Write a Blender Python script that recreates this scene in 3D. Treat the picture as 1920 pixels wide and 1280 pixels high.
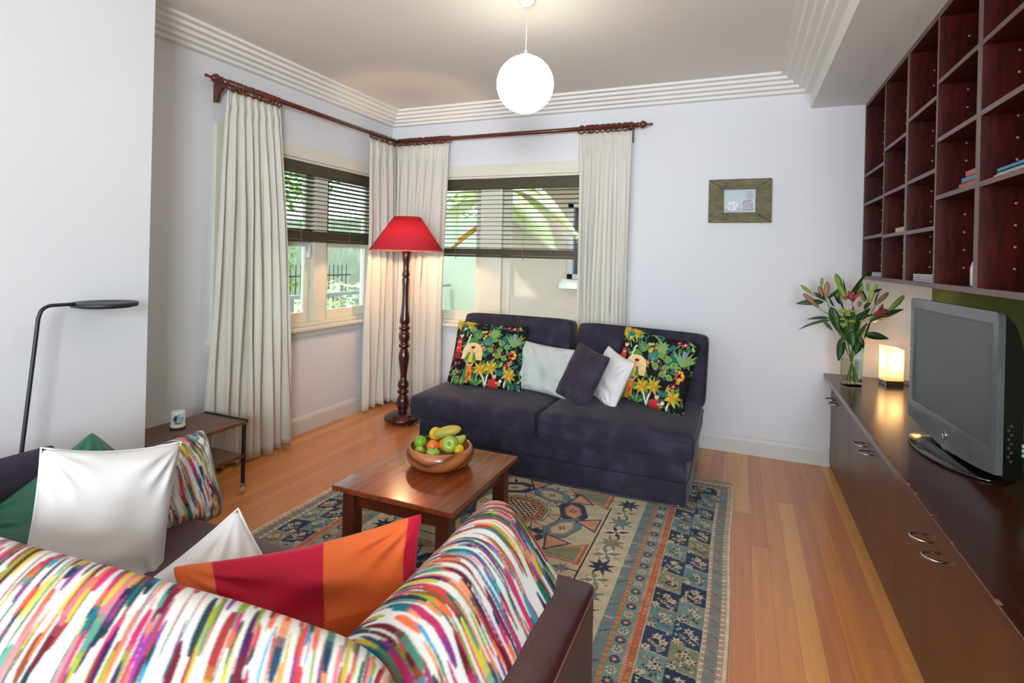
import bpy, bmesh, math, random
import numpy as np
from mathutils import Vector, Matrix
PI = math.pi
for o in list(bpy.data.objects): bpy.data.objects.remove(o, do_unlink=True)
SC = bpy.context.scene
COL = SC.collection

# ---------------- camera ----------------
cd = bpy.data.cameras.new('camera'); cam = bpy.data.objects.new('camera', cd); COL.objects.link(cam)
F, YAW, ROLL, CY = 1014.665, -.4001, .0244, 481.304
cd.sensor_width = 36; cd.lens = F / 1920 * 36; cd.clip_start = .02; cd.clip_end = 200
fw = Vector((math.sin(YAW), math.cos(YAW), 0)); rt0 = Vector((math.cos(YAW), -math.sin(YAW), 0)); up0 = Vector((0, 0, 1))
rt = math.cos(ROLL) * rt0 + math.sin(ROLL) * up0
up = -math.sin(ROLL) * rt0 + math.cos(ROLL) * up0
cam.matrix_world = Matrix(((rt.x, up.x, -fw.x, 0), (rt.y, up.y, -fw.y, 0), (rt.z, up.z, -fw.z, 1.5), (0, 0, 0, 1)))
cd.shift_x = 0; cd.shift_y = -(640 - CY) / 1920
SC.camera = cam

# ---------------- world, sun, added fill lights, exposure ----------------
vs = SC.view_settings
vs.view_transform = 'Standard'; vs.look = 'None'; vs.gamma = 1; vs.use_curve_mapping = False
vs.exposure = 0.1
W = bpy.data.worlds.new('world'); SC.world = W; W.use_nodes = True
bg = W.node_tree.nodes['Background']; bg.inputs[0].default_value = (.84, .92, 1, 1); bg.inputs[1].default_value = 3.3
def lamp(name, kind, loc, energy, color=(1, 1, 1), rot=None, **kw):
    l = bpy.data.lights.new(name, kind); o = bpy.data.objects.new(name, l); COL.objects.link(o)
    o.location = loc; l.energy = energy; l.color = color
    if rot: o.rotation_euler = rot
    for k, v in kw.items(): setattr(l, k, v)
    return o
lamp('sunlight', 'SUN', (0, 8, 8), 2.2, (1, .96, .9), (math.radians(38), math.radians(-20), math.radians(20)), angle=.02)
# unseen fill light added behind the camera to brighten the room
lamp('rear_fill', 'AREA', (-.9, -2.6, 1.55), 36, (.86, .93, 1), (math.radians(90), 0, 0), shape='RECTANGLE', size=3.6, size_y=2.3)

# second added fill from behind on the right, lifts the left wall; no window
lamp('side_fill', 'AREA', (1.05, -1.9, 1.85), 68, (.86, .93, 1), (math.radians(91), 0, math.radians(27)), shape='RECTANGLE', size=1.6, size_y=1.3, spread=math.radians(85))

# ---------------- helpers ----------------
def lin(c):
    return tuple(((x / 255) / 12.92 if x / 255 <= .04045 else ((x / 255 + .055) / 1.055) ** 2.4) for x in c[:3])
class MB:
    def __init__(s): s.v = []; s.f = []; s.sm = []
    def add(s, vs_, fs, smooth=False):
        b = len(s.v); s.v += [tuple(p) for p in vs_]; s.f += [tuple(i + b for i in f) for f in fs]; s.sm += [smooth] * len(fs)
        return s
    def box(s, x0, x1, y0, y1, z0, z1, M=None):
        p = [Vector((x, y, z)) for x in (x0, x1) for y in (y0, y1) for z in (z0, z1)]
        if M is not None: p = [M @ q for q in p]
        return s.add(p, [(0, 1, 3, 2), (4, 6, 7, 5), (0, 4, 5, 1), (2, 3, 7, 6), (0, 2, 6, 4), (1, 5, 7, 3)])
    def rbox(s, x0, x1, y0, y1, z0, z1, r=.03, n=8, puff=(0, 0, 0), M=None):
        c = Vector(((x0 + x1) / 2, (y0 + y1) / 2, (z0 + z1) / 2)); h = Vector(((x1 - x0) / 2, (y1 - y0) / 2, (z1 - z0) / 2))
        vs_ = []; fs = []
        for ax in range(3):
            for sg in (-1, 1):
                b = len(vs_); a1, a2 = (ax + 1) % 3, (ax + 2) % 3
                for i in range(n + 1):
                    for j in range(n + 1):
                        q = [0, 0, 0]; q[ax] = sg
                        q[a1] = -math.cos(PI * i / n) if n > 2 else -1 + 2 * i / n
                        q[a2] = -math.cos(PI * j / n) if n > 2 else -1 + 2 * j / n
                        full = Vector([q[k] * h[k] for k in range(3)])
                        inn = Vector([max(-h[k] + r, min(h[k] - r, full[k])) for k in range(3)])
                        d = full - inn
                        p = inn + (d.normalized() * r if d.length > 1e-6 else d)
                        for k in range(3):
                            if puff[k]:
                                o1, o2 = (k + 1) % 3, (k + 2) % 3
                                w = (1 - (p[o1] / h[o1]) ** 2) * (1 - (p[o2] / h[o2]) ** 2)
                                p[k] += puff[k] * w * (1 if p[k] > 0 else -1) * min(1, abs(p[k]) / (h[k] * .5))
                        p = p + c
                        vs_.append(M @ p if M is not None else p)
                for i in range(n):
                    for j in range(n):
                        a = b + i * (n + 1) + j; f = (a, a + n + 1, a + n + 2, a + 1)
                        fs.append(f if sg > 0 else f[::-1])
        return s.add(vs_, fs, True)
    def tube(s, pts, r, n=8, cap=True):
        pts = [Vector(p) for p in pts]; m = len(pts); rs = r if isinstance(r, (list, tuple)) else [r] * m
        b = []; ref = None
        for i, p in enumerate(pts):
            t = (pts[min(i + 1, m - 1)] - pts[max(i - 1, 0)]).normalized()
            if ref is None: ref = Vector((0, 0, 1)) if abs(t.z) < .9 else Vector((1, 0, 0))
            a = (ref - t * ref.dot(t)).normalized(); ref = a; c = t.cross(a)
            b += [p + (a * math.cos(2 * PI * k / n) + c * math.sin(2 * PI * k / n)) * rs[i] for k in range(n)]
        fs = [(i * n + k, i * n + (k + 1) % n, (i + 1) * n + (k + 1) % n, (i + 1) * n + k) for i in range(m - 1) for k in range(n)]
        if cap: fs += [tuple(range(n))[::-1], tuple((m - 1) * n + k for k in range(n))]
        return s.add(b, fs, True)
    def lathe(s, c, prof, n=24, M=None, wob=None):
        b = []; c = Vector(c)
        for (r, z) in prof:
            for k in range(n):
                a = 2 * PI * k / n; rr = r * (wob(a, z) if wob else 1)
                p = Vector((rr * math.cos(a), rr * math.sin(a), z))
                if M is not None: p = M @ p
                b.append(c + p)
        m = len(prof)
        fs = [(i * n + k, i * n + (k + 1) % n, (i + 1) * n + (k + 1) % n, (i + 1) * n + k) for i in range(m - 1) for k in range(n)]
        return s.add(b, fs, True)
    def ball(s, c, r, n=16, sc=(1, 1, 1), M=None):
        prof = [(max(1e-4, r * math.sin(PI * i / n)), -r * math.cos(PI * i / n)) for i in range(n + 1)]
        S = Matrix.Diagonal((sc[0], sc[1], sc[2]))
        if M is not None: S = M.to_3x3() @ S
        return s.lathe(c, prof, n * 2, S)
    def torus(s, c, R, r, ax='Y', n=16, m=6):
        pts = []
        for i in range(n + 1):
            a = 2 * PI * i / n; x, y = R * math.cos(a), R * math.sin(a)
            pts.append(Vector(c) + Vector({'Y': (x, 0, y), 'X': (0, x, y), 'Z': (x, y, 0)}[ax]))
        return s.tube(pts, r, m, False)
    def prism(s, pts, axis, a0, a1):
        # outline in the two other axes, extruded along axis
        n = len(pts)
        def P(p, a): return {'X': (a, p[0], p[1]), 'Y': (p[0], a, p[1]), 'Z': (p[0], p[1], a)}[axis]
        return s.add([P(p, a0) for p in pts] + [P(p, a1) for p in pts],
                     [tuple(range(n)), tuple(range(2 * n - 1, n - 1, -1))] + [(i, (i + 1) % n, n + (i + 1) % n, n + i) for i in range(n)])
    def surf(s, P, smooth=True, two=False):
        h, w = len(P), len(P[0])
        return s.add([q for row in P for q in row], [(i * w + j, i * w + j + 1, (i + 1) * w + j + 1, (i + 1) * w + j) for i in range(h - 1) for j in range(w - 1)], smooth)
def wloc(o):
    p = Vector((0, 0, 0))
    while o: p = p + o.location; o = o.parent
    return p
def obj(name, mb, mat, parent=None, bevel=0, sub=0, thick=0, local=False, loc=None, fix=True):
    me = bpy.data.meshes.new(name)
    off = wloc(parent) if (parent is not None and not local) else Vector((0, 0, 0))
    if loc is not None and parent is None and not local: off = off + Vector(loc)
    me.from_pydata([(p[0] - off.x, p[1] - off.y, p[2] - off.z) for p in mb.v], [], mb.f)
    me.polygons.foreach_set('use_smooth', mb.sm)
    if fix:
        bm = bmesh.new(); bm.from_mesh(me); bmesh.ops.recalc_face_normals(bm, faces=bm.faces); bm.to_mesh(me); bm.free()
    me.materials.append(mat)
    o = bpy.data.objects.new(name, me); COL.objects.link(o)
    if parent is not None: o.parent = parent
    elif loc is not None: o.location = loc
    if thick:
        m = o.modifiers.new('thick', 'SOLIDIFY'); m.thickness = thick; m.offset = 0
    if bevel:
        m = o.modifiers.new('bevel', 'BEVEL'); m.width = bevel; m.segments = 2; m.limit_method = 'ANGLE'; m.angle_limit = .7
    if sub:
        m = o.modifiers.new('sub', 'SUBSURF'); m.levels = sub; m.render_levels = sub
    return o
def tag(o, label=None, cat=None, group=None, kind=None):
    if label: o['label'] = label
    if cat: o['category'] = cat
    if group: o['group'] = group
    if kind: o['kind'] = kind
    return o
def thing(name, label, cat, loc, group=None):
    o = bpy.data.objects.new(name, None); COL.objects.link(o); o.location = loc; o.empty_display_size = .05
    return tag(o, label, cat, group)
def struct(name, mb, mat, **k): return tag(obj(name, mb, mat, **k), kind='structure')
def copy_tree(o, loc=None, parent=None):
    c = o.copy(); COL.objects.link(c); c.parent = parent
    for ch in list(o.children): copy_tree(ch, None, c)
    if loc is not None: c.location = loc
    return c

# ---------------- materials ----------------
def newmat(name):
    m = bpy.data.materials.new(name); m.use_nodes = True; nt = m.node_tree
    return m, nt, nt.nodes['Principled BSDF']
def N(nt, t, **k):
    n = nt.nodes.new(t)
    for a, b in k.items():
        if a.startswith('i_'): n.inputs[a[2:].replace('_', ' ')].default_value = b
        else: setattr(n, a, b)
    return n
def coords(nt, scale=(1, 1, 1), rot=(0, 0, 0), kind='Object'):
    tc = N(nt, 'ShaderNodeTexCoord'); mp = N(nt, 'ShaderNodeMapping'); mp.inputs['Scale'].default_value = scale; mp.inputs['Rotation'].default_value = rot
    nt.links.new(tc.outputs[kind], mp.inputs[0]); return mp.outputs[0]
def M_(name, c, rough=.5, metal=0, c2=None, scale=8, stretch=(1, 1, 1), bump=0, bscale=60, sheen=0, spec=.5, coat=0, trans=0, emit=None, es=0, mixr=(.35, .65), detail=4):
    m, nt, b = newmat(name)
    b.inputs['Base Color'].default_value = (*lin(c), 1); b.inputs['Roughness'].default_value = rough; b.inputs['Metallic'].default_value = metal
    b.inputs['Specular IOR Level'].default_value = spec; b.inputs['Coat Weight'].default_value = coat; b.inputs['Coat Roughness'].default_value = .08
    if sheen: b.inputs['Sheen Weight'].default_value = sheen; b.inputs['Sheen Roughness'].default_value = .4
    if trans: b.inputs['Transmission Weight'].default_value = trans
    if emit: b.inputs['Emission Color'].default_value = (*lin(emit), 1); b.inputs['Emission Strength'].default_value = es
    if c2:
        co = coords(nt, stretch); n = N(nt, 'ShaderNodeTexNoise', i_Scale=scale, i_Detail=detail); nt.links.new(co, n.inputs['Vector'])
        mr = N(nt, 'ShaderNodeMapRange'); mr.inputs[1].default_value = mixr[0]; mr.inputs[2].default_value = mixr[1]; nt.links.new(n.outputs[0], mr.inputs[0])
        mx = N(nt, 'ShaderNodeMix', data_type='RGBA'); mx.inputs[6].default_value = (*lin(c), 1); mx.inputs[7].default_value = (*lin(c2), 1)
        nt.links.new(mr.outputs[0], mx.inputs[0]); nt.links.new(mx.outputs[2], b.inputs['Base Color'])
    if bump:
        co = coords(nt); n = N(nt, 'ShaderNodeTexNoise', i_Scale=bscale, i_Detail=3); nt.links.new(co, n.inputs['Vector'])
        bp = N(nt, 'ShaderNodeBump'); bp.inputs['Strength'].default_value = bump; bp.inputs['Distance'].default_value = .01
        nt.links.new(n.outputs[0], bp.inputs['Height']); nt.links.new(bp.outputs[0], b.inputs['Normal'])
    return m
def translucent(m, amount, color):
    nt = m.node_tree; b = nt.nodes['Principled BSDF']; out = nt.nodes['Material Output']
    t = N(nt, 'ShaderNodeBsdfTranslucent'); t.inputs[0].default_value = (*lin(color), 1)
    mx = N(nt, 'ShaderNodeMixShader'); mx.inputs[0].default_value = amount
    nt.links.new(b.outputs[0], mx.inputs[1]); nt.links.new(t.outputs[0], mx.inputs[2]); nt.links.new(mx.outputs[0], out.inputs[0])
    return m
def glassmat(name, tint=(245, 250, 248), gl=.08):
    m, nt, b = newmat(name); out = nt.nodes['Material Output']; nt.nodes.remove(b)
    t = N(nt, 'ShaderNodeBsdfTransparent'); t.inputs[0].default_value = (*lin(tint), 1)
    g = N(nt, 'ShaderNodeBsdfGlossy'); g.inputs['Roughness'].default_value = .02
    fr = N(nt, 'ShaderNodeLayerWeight'); fr.inputs[0].default_value = gl * 2
    mx = N(nt, 'ShaderNodeMixShader'); nt.links.new(fr.outputs[0], mx.inputs[0]); nt.links.new(t.outputs[0], mx.inputs[1]); nt.links.new(g.outputs[0], mx.inputs[2])
    nt.links.new(mx.outputs[0], out.inputs[0]); return m
def attrmat(name, rough=.8, sheen=.0, bump=.15, bscale=250):
    m, nt, b = newmat(name); a = N(nt, 'ShaderNodeAttribute', attribute_name='dye'); nt.links.new(a.outputs[0], b.inputs['Base Color'])
    b.inputs['Roughness'].default_value = rough; b.inputs['Specular IOR Level'].default_value = .2; b.inputs['Sheen Weight'].default_value = sheen
    co = coords(nt); n = N(nt, 'ShaderNodeTexNoise', i_Scale=bscale, i_Detail=2); nt.links.new(co, n.inputs['Vector'])
    bp = N(nt, 'ShaderNodeBump'); bp.inputs['Strength'].default_value = bump; bp.inputs['Distance'].default_value = .004
    nt.links.new(n.outputs[0], bp.inputs['Height']); nt.links.new(bp.outputs[0], b.inputs['Normal'])
    return m
MT = dict(
    wall=M_('wall_paint', (226, 228, 233), .75, c2=(223, 226, 231), scale=1.5, bump=.03, bscale=120, spec=.25),
    ceil=M_('ceiling_paint', (238, 235, 230), .85, c2=(236, 233, 228), scale=1, spec=.2),
    plaster=M_('cornice_plaster', (238, 237, 233), .8, c2=(236, 235, 231), scale=2, spec=.2),
    green=M_('green_paint', (112, 124, 52), .7, c2=(106, 118, 48), scale=2, spec=.25),
    cream=M_('cream_gloss_paint', (226, 226, 208), .35, c2=(221, 221, 203), scale=3),
    skirt=M_('skirting_paint', (216, 219, 214), .4, c2=(212, 215, 209), scale=3),
    curtain=translucent(M_('curtain_cloth', (238, 237, 230), .9, c2=(234, 232, 224), scale=3, bump=.15, bscale=300, spec=.1), .25, (240, 232, 215)),
    rodwood=M_('polished_rod_timber', (104, 46, 26), .3, c2=(82, 34, 20), scale=14, coat=.3),
    blind=M_('blind_timber', (74, 67, 46), .45, c2=(62, 54, 36), scale=10, stretch=(1, .1, 3)),
    cord=M_('cord_cotton', (150, 118, 92), .9, c2=(130, 100, 78), scale=80),
    mahog=M_('dark_mahogany', (74, 30, 26), .25, c2=(54, 20, 18), scale=12, stretch=(1, 1, .15), coat=.4),
    velvet=M_('navy_velvet', (46, 43, 58), .75, c2=(62, 59, 76), scale=9, sheen=.12, bump=.05, bscale=40, spec=.15, mixr=(.45, .7)),
    velvet2=M_('charcoal_velvet', (52, 47, 60), .75, c2=(66, 60, 74), scale=12, sheen=.15, spec=.15, mixr=(.4, .7)),
    black=M_('black_metal', (34, 36, 40), .45, c2=(30, 32, 36), scale=30),
    blackgloss=M_('black_gloss_plastic', (12, 13, 14), .12, c2=(10, 11, 12), scale=30, coat=.5),
    bezel=M_('grey_gloss_plastic', (100, 103, 106), .22, c2=(80, 83, 86), scale=3, coat=.3),
    screen=M_('lcd_screen', (92, 97, 99), .42, c2=(88, 93, 95), scale=2, spec=.5),  # pale grey reflection on the dark screen is put into its colour
    chrome=M_('brushed_chrome', (205, 205, 203), .22, metal=1, c2=(190, 190, 188), scale=20),
    brass=M_('castor_metal', (190, 178, 150), .3, metal=.8, c2=(165, 150, 120), scale=40),
    whitecloth=M_('white_cotton', (226, 226, 226), .9, c2=(222, 222, 223), scale=5, bump=.1, bscale=200, spec=.1),
    greycloth=M_('pale_grey_linen', (196, 203, 198), .9, c2=(190, 197, 193), scale=6, bump=.15, bscale=300, spec=.1),
    leather=M_('burgundy_leather', (78, 40, 44), .3, c2=(64, 31, 36), scale=5, bump=.12, bscale=180),
    seatleather=M_('seat_leather', (92, 66, 74), .42, c2=(82, 58, 67), scale=5, bump=.1, bscale=180),
    tabwood=M_('cherry_table_timber', (150, 74, 38), .22, c2=(116, 52, 26), scale=7, stretch=(6, .6, 6), coat=.3),
    tabwood2=M_('cherry_leg_timber', (104, 46, 26), .3, c2=(84, 36, 20), scale=7, stretch=(6, 6, .6), coat=.2),
    walnut=M_('walnut_veneer', (104, 72, 54), .4, c2=(90, 60, 44), scale=9, stretch=(6, .5, 3)),
    walnutedge=M_('walnut_edge', (134, 82, 48), .45, c2=(116, 70, 40), scale=14),
    shelfwood=M_('mahogany_veneer', (86, 22, 16), .4, c2=(52, 12, 11), scale=22, stretch=(2.5, 2.5, .35), spec=.4, detail=8),
    shelfedge=M_('shelf_edge_lipping', (112, 88, 84), .4, c2=(104, 80, 76), scale=14),
    cabdoor=M_('cabinet_door_veneer', (100, 62, 36), .34, c2=(88, 54, 32), scale=6, stretch=(1, 1, .3), spec=.5),
    counter=M_('dark_counter_veneer', (70, 36, 26), .2, c2=(56, 25, 20), scale=9, stretch=(4, .6, 1), spec=.6),
    paper=M_('printed_paper', (225, 226, 230), .7, c2=(196, 200, 208), scale=40),
    ceramic=M_('white_ceramic', (226, 226, 222), .25, c2=(222, 222, 218), scale=5),
    lacquer=M_('black_rubber', (22, 20, 20), .6, c2=(28, 26, 26), scale=20),
)
MT['glass'] = glassmat('window_glass')
MT['vaseglass'] = glassmat('vase_glass', (250, 252, 250), .12)
MT['water'] = glassmat('vase_water', (243, 246, 238), .06)
MT['stem'] = M_('flower_stem_green', (92, 128, 38), .5, c2=(70, 108, 30), scale=20)
MT['leaf'] = M_('lily_leaf_green', (44, 84, 36), .42, c2=(30, 64, 30), scale=14)
MT['bud'] = M_('green_bud', (156, 182, 72), .5, c2=(118, 152, 52), scale=16, stretch=(1, 1, .3))
MT['pinkbud'] = M_('pink_bud', (176, 112, 92), .5, c2=(128, 120, 70), scale=18, stretch=(1, 1, .3))
MT['petal'] = M_('pink_petal', (206, 84, 96), .5, c2=(178, 52, 78), scale=14)
MT['daisy'] = M_('lime_chrysanthemum', (150, 184, 34), .6, c2=(128, 166, 24), scale=30)

# ---------------- painted cloth (colour per vertex) ----------------
class Canvas:
    def __init__(s, w, h, res, base):
        s.w, s.h = w, h; s.nx = int(round(w / res)) + 1; s.ny = int(round(h / res)) + 1
        s.X, s.Y = np.meshgrid(np.linspace(0, w, s.nx), np.linspace(0, h, s.ny))
        s.a = np.empty((s.ny, s.nx, 3)); s.a[:] = base
    def _sub(s, x0, x1, y0, y1):
        i0 = max(0, int(x0 / s.w * (s.nx - 1))); i1 = min(s.nx, int(x1 / s.w * (s.nx - 1)) + 2)
        j0 = max(0, int(y0 / s.h * (s.ny - 1))); j1 = min(s.ny, int(y1 / s.h * (s.ny - 1)) + 2)
        return (slice(j0, j1), slice(i0, i1)) if i1 > i0 and j1 > j0 else None
    def rect(s, x0, x1, y0, y1, c):
        q = s._sub(x0, x1, y0, y1)
        if q:
            m = (s.X[q] >= x0) & (s.X[q] <= x1) & (s.Y[q] >= y0) & (s.Y[q] <= y1); s.a[q][m] = c
    def poly(s, P, c):
        xs = [p[0] for p in P]; ys = [p[1] for p in P]; q = s._sub(min(xs), max(xs), min(ys), max(ys))
        if not q: return
        X, Y = s.X[q], s.Y[q]; m = np.zeros(X.shape, bool); n = len(P)
        for i in range(n):
            (x1, y1), (x2, y2) = P[i], P[(i + 1) % n]
            if y1 == y2: continue
            cnd = ((y1 > Y) != (y2 > Y)) & (X < (x2 - x1) * (Y - y1) / (y2 - y1) + x1); m ^= cnd
        s.a[q][m] = c
    def oval(s, x, y, rx, ry, c, ang=0):
        R = max(rx, ry); q = s._sub(x - R, x + R, y - R, y + R)
        if not q: return
        dx, dy = s.X[q] - x, s.Y[q] - y; ca, sa = math.cos(ang), math.sin(ang)
        m = ((dx * ca + dy * sa) / rx) ** 2 + ((-dx * sa + dy * ca) / ry) ** 2 <= 1; s.a[q][m] = c
    def line(s, x1, y1, x2, y2, w, c):
        L = math.hypot(x2 - x1, y2 - y1) or 1e-9; nx, ny = -(y2 - y1) / L * w / 2, (x2 - x1) / L * w / 2
        s.poly([(x1 + nx, y1 + ny), (x2 + nx, y2 + ny), (x2 - nx, y2 - ny), (x1 - nx, y1 - ny)], c)
    def star(s, x, y, r1, r2, n, c, a0=0):
        s.poly([(x + (r1 if k % 2 == 0 else r2) * math.cos(a0 + PI * k / n), y + (r1 if k % 2 == 0 else r2) * math.sin(a0 + PI * k / n)) for k in range(2 * n)], c)
    def leaf(s, x, y, L, w, ang, c, vein=None):
        ca, sa = math.cos(ang), math.sin(ang); P = []
        for t in np.linspace(0, 1, 7): P.append((t * L, w / 2 * math.sin(PI * t ** .8)))
        for t in np.linspace(1, 0, 7)[1:-1]: P.append((t * L, -w / 2 * math.sin(PI * t ** .8)))
        s.poly([(x + a * ca - b * sa, y + a * sa + b * ca) for a, b in P], c)
        if vein: s.line(x, y, x + L * ca, y + L * sa, w * .1, vein)
def paint(o, arr):
    me = o.data; at = me.color_attributes.new('dye', 'FLOAT_COLOR', 'POINT')
    n = len(me.vertices); out = np.ones((n, 4), np.float32); out[:, :3] = arr.reshape(-1, 3)[:n]; at.data.foreach_set('color', out.ravel())
def gridmesh(name, P, mat, closed_two=False):
    # P: (layers, ny, nx, 3)
    Ls, ny, nx, _ = P.shape; me = bpy.data.meshes.new(name); V = P.reshape(-1, 3)
    i, j = np.meshgrid(np.arange(ny - 1), np.arange(nx - 1), indexing='ij'); a = (i * nx + j).ravel(); fs = []
    for l in range(Ls):
        b = a + l * ny * nx; q = np.stack([b, b + 1, b + nx + 1, b + nx], 1); fs.append(q if l == 0 else q[:, ::-1])
    q = np.concatenate(fs)
    me.vertices.add(len(V)); me.vertices.foreach_set('co', V.astype(np.float32).ravel())
    me.loops.add(q.size); me.loops.foreach_set('vertex_index', q.astype(np.int32).ravel())
    me.polygons.add(len(q)); me.polygons.foreach_set('loop_start', (np.arange(len(q)) * 4).astype(np.int32)); me.polygons.foreach_set('loop_total', np.full(len(q), 4, np.int32))
    me.update(calc_edges=True); me.validate(); me.polygons.foreach_set('use_smooth', np.ones(len(me.polygons), bool))
    me.materials.append(mat); o = bpy.data.objects.new(name, me); COL.objects.link(o); return o
def even_arc(L, t, p, sharp, n):
    # positions in -1..1 spaced evenly along the curved cross-section
    s = np.sin(np.linspace(-PI / 2, PI / 2, 4001)); z = t / 2 * (1 - np.abs(s) ** p).clip(0) ** sharp
    a = np.concatenate([[0], np.cumsum(np.hypot(np.diff(s * L / 2), np.diff(z)))]); return np.interp(np.linspace(0, a[-1], n), a, s)
def pillow_points(w, h, t, nx, ny, pinch=.07, seed=0, wr=.006, sag=0, power=2.6, sharp=.5, even=False, fold=0, corner=.035):
    rng = np.random.RandomState(seed)
    u, v = np.meshgrid(even_arc(w, t, power, sharp, nx) if even else np.linspace(-1, 1, nx), even_arc(h, t, power, sharp, ny) if even else np.linspace(-1, 1, ny))
    x = w / 2 * u * (1 - pinch * (1 - v ** 2)); y = h / 2 * v * (1 - pinch * (1 - u ** 2))
    ck = 1 - corner * (np.abs(u) ** 10 * np.abs(v) ** 10); x = x * ck; y = y * ck
    z = t / 2 * ((1 - np.abs(u) ** power).clip(0) * (1 - np.abs(v) ** power).clip(0)) ** sharp
    env = (1 - u ** 2) * (1 - v ** 2); L = []
    for s in (1, -1):
        d = np.zeros_like(u)
        for k in range(9):
            a = rng.uniform(0, 2 * PI); fr = rng.uniform(3, 11); ph = rng.uniform(0, 6)
            d += np.sin(fr * (u * math.cos(a) + v * math.sin(a)) + ph + 1.2 * np.sin(2.3 * v + ph)) * wr / (1 + k * .3)
        # creases running in from the corners
        for cu, cv in ((-1, -1), (1, -1), (1, 1), (-1, 1)):
            ru, rv = u - cu, v - cv; r = np.hypot(ru, rv); th = np.arctan2(rv, ru)
            d += wr * 1.3 * np.sin(th * 14 + cu + cv * 2) * np.exp(-((r - .45) / .25) ** 2)
        if fold: d += fold * np.sin(15 * v + 2.2 * u + 1.5 * np.sin(3 * u + seed)) * np.exp(-((v + .35 + .3 * s) / .55) ** 2) * (.6 + .4 * np.sin(4 * u + 1))
        zz = s * z + s * d * np.minimum(1, env * 4)
        yy = y - sag * h * env * .5
        L.append(np.stack([x, yy, zz], -1))
    return np.stack(L)
def cushion(name, label, c, r, u, w, h, t, mat, canvas=None, back=None, n=60, pinch=.07, seed=0, wr=.006, group=None, cat='cushion', parent=None, power=2.6, bend=0, sharp=.5, loc=None, even=False, fold=0):
    nx, ny = (canvas.nx, canvas.ny // (2 if back == 'wrap' else 1)) if canvas is not None else (n, max(8, int(n * h / w)))
    P = pillow_points(w, h, t, nx, ny, pinch, seed, wr, power=power, sharp=sharp, even=even, fold=fold)
    if bend: P[..., 2] += bend * (P[..., 0] / (w / 2)) ** 2
    r = np.array(r, float); r /= np.linalg.norm(r); u = np.array(u, float); u -= r * (u @ r); u /= np.linalg.norm(u); nn = np.cross(r, u)
    B = np.stack([r, u, nn]); Q = P @ B
    o = gridmesh(name, Q, mat); o.location = c
    if canvas is not None:
        if back == 'wrap': fr_, bk = canvas.a[:ny], canvas.a[ny:2 * ny][::-1]
        else: fr_, bk = canvas.a, (canvas.a[:, ::-1] if back is None else np.broadcast_to(np.array(back), canvas.a.shape))
        paint(o, np.concatenate([np.ascontiguousarray(fr_).reshape(-1, 3), np.ascontiguousarray(bk).reshape(-1, 3)]))
    if label: tag(o, label, cat, group)
    if parent is not None: o.parent = parent; o.location = Vector(c) - wloc(parent)
    o['_frame'] = [*r, *u, *nn]
    return o
def edge_piping(o, c, r, u, w, h, pinch, mat, rad=.004):
    r = Vector(r).normalized(); u = Vector(u); u = (u - r * u.dot(r)).normalized(); pts = []
    for k in range(97):
        s = k / 24; e = int(s) % 4; f = (s - int(s)) * 2 - 1
        a, b = [(f, -1), (1, f), (-f, 1), (-1, -f)][e]
        pts.append(Vector(c) + r * (w / 2 * a * (1 - pinch * (1 - b * b))) + u * (h / 2 * b * (1 - pinch * (1 - a * a))))
    return obj('piping', MB().tube(pts, rad, 6, False), mat, o)
# ================= ROOM =================
XL, YB, XR, ZC = -3.332, 4.645, 1.24, 2.915
XPIER, YPIER = -2.86, 1.875
YF = -2.7
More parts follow.
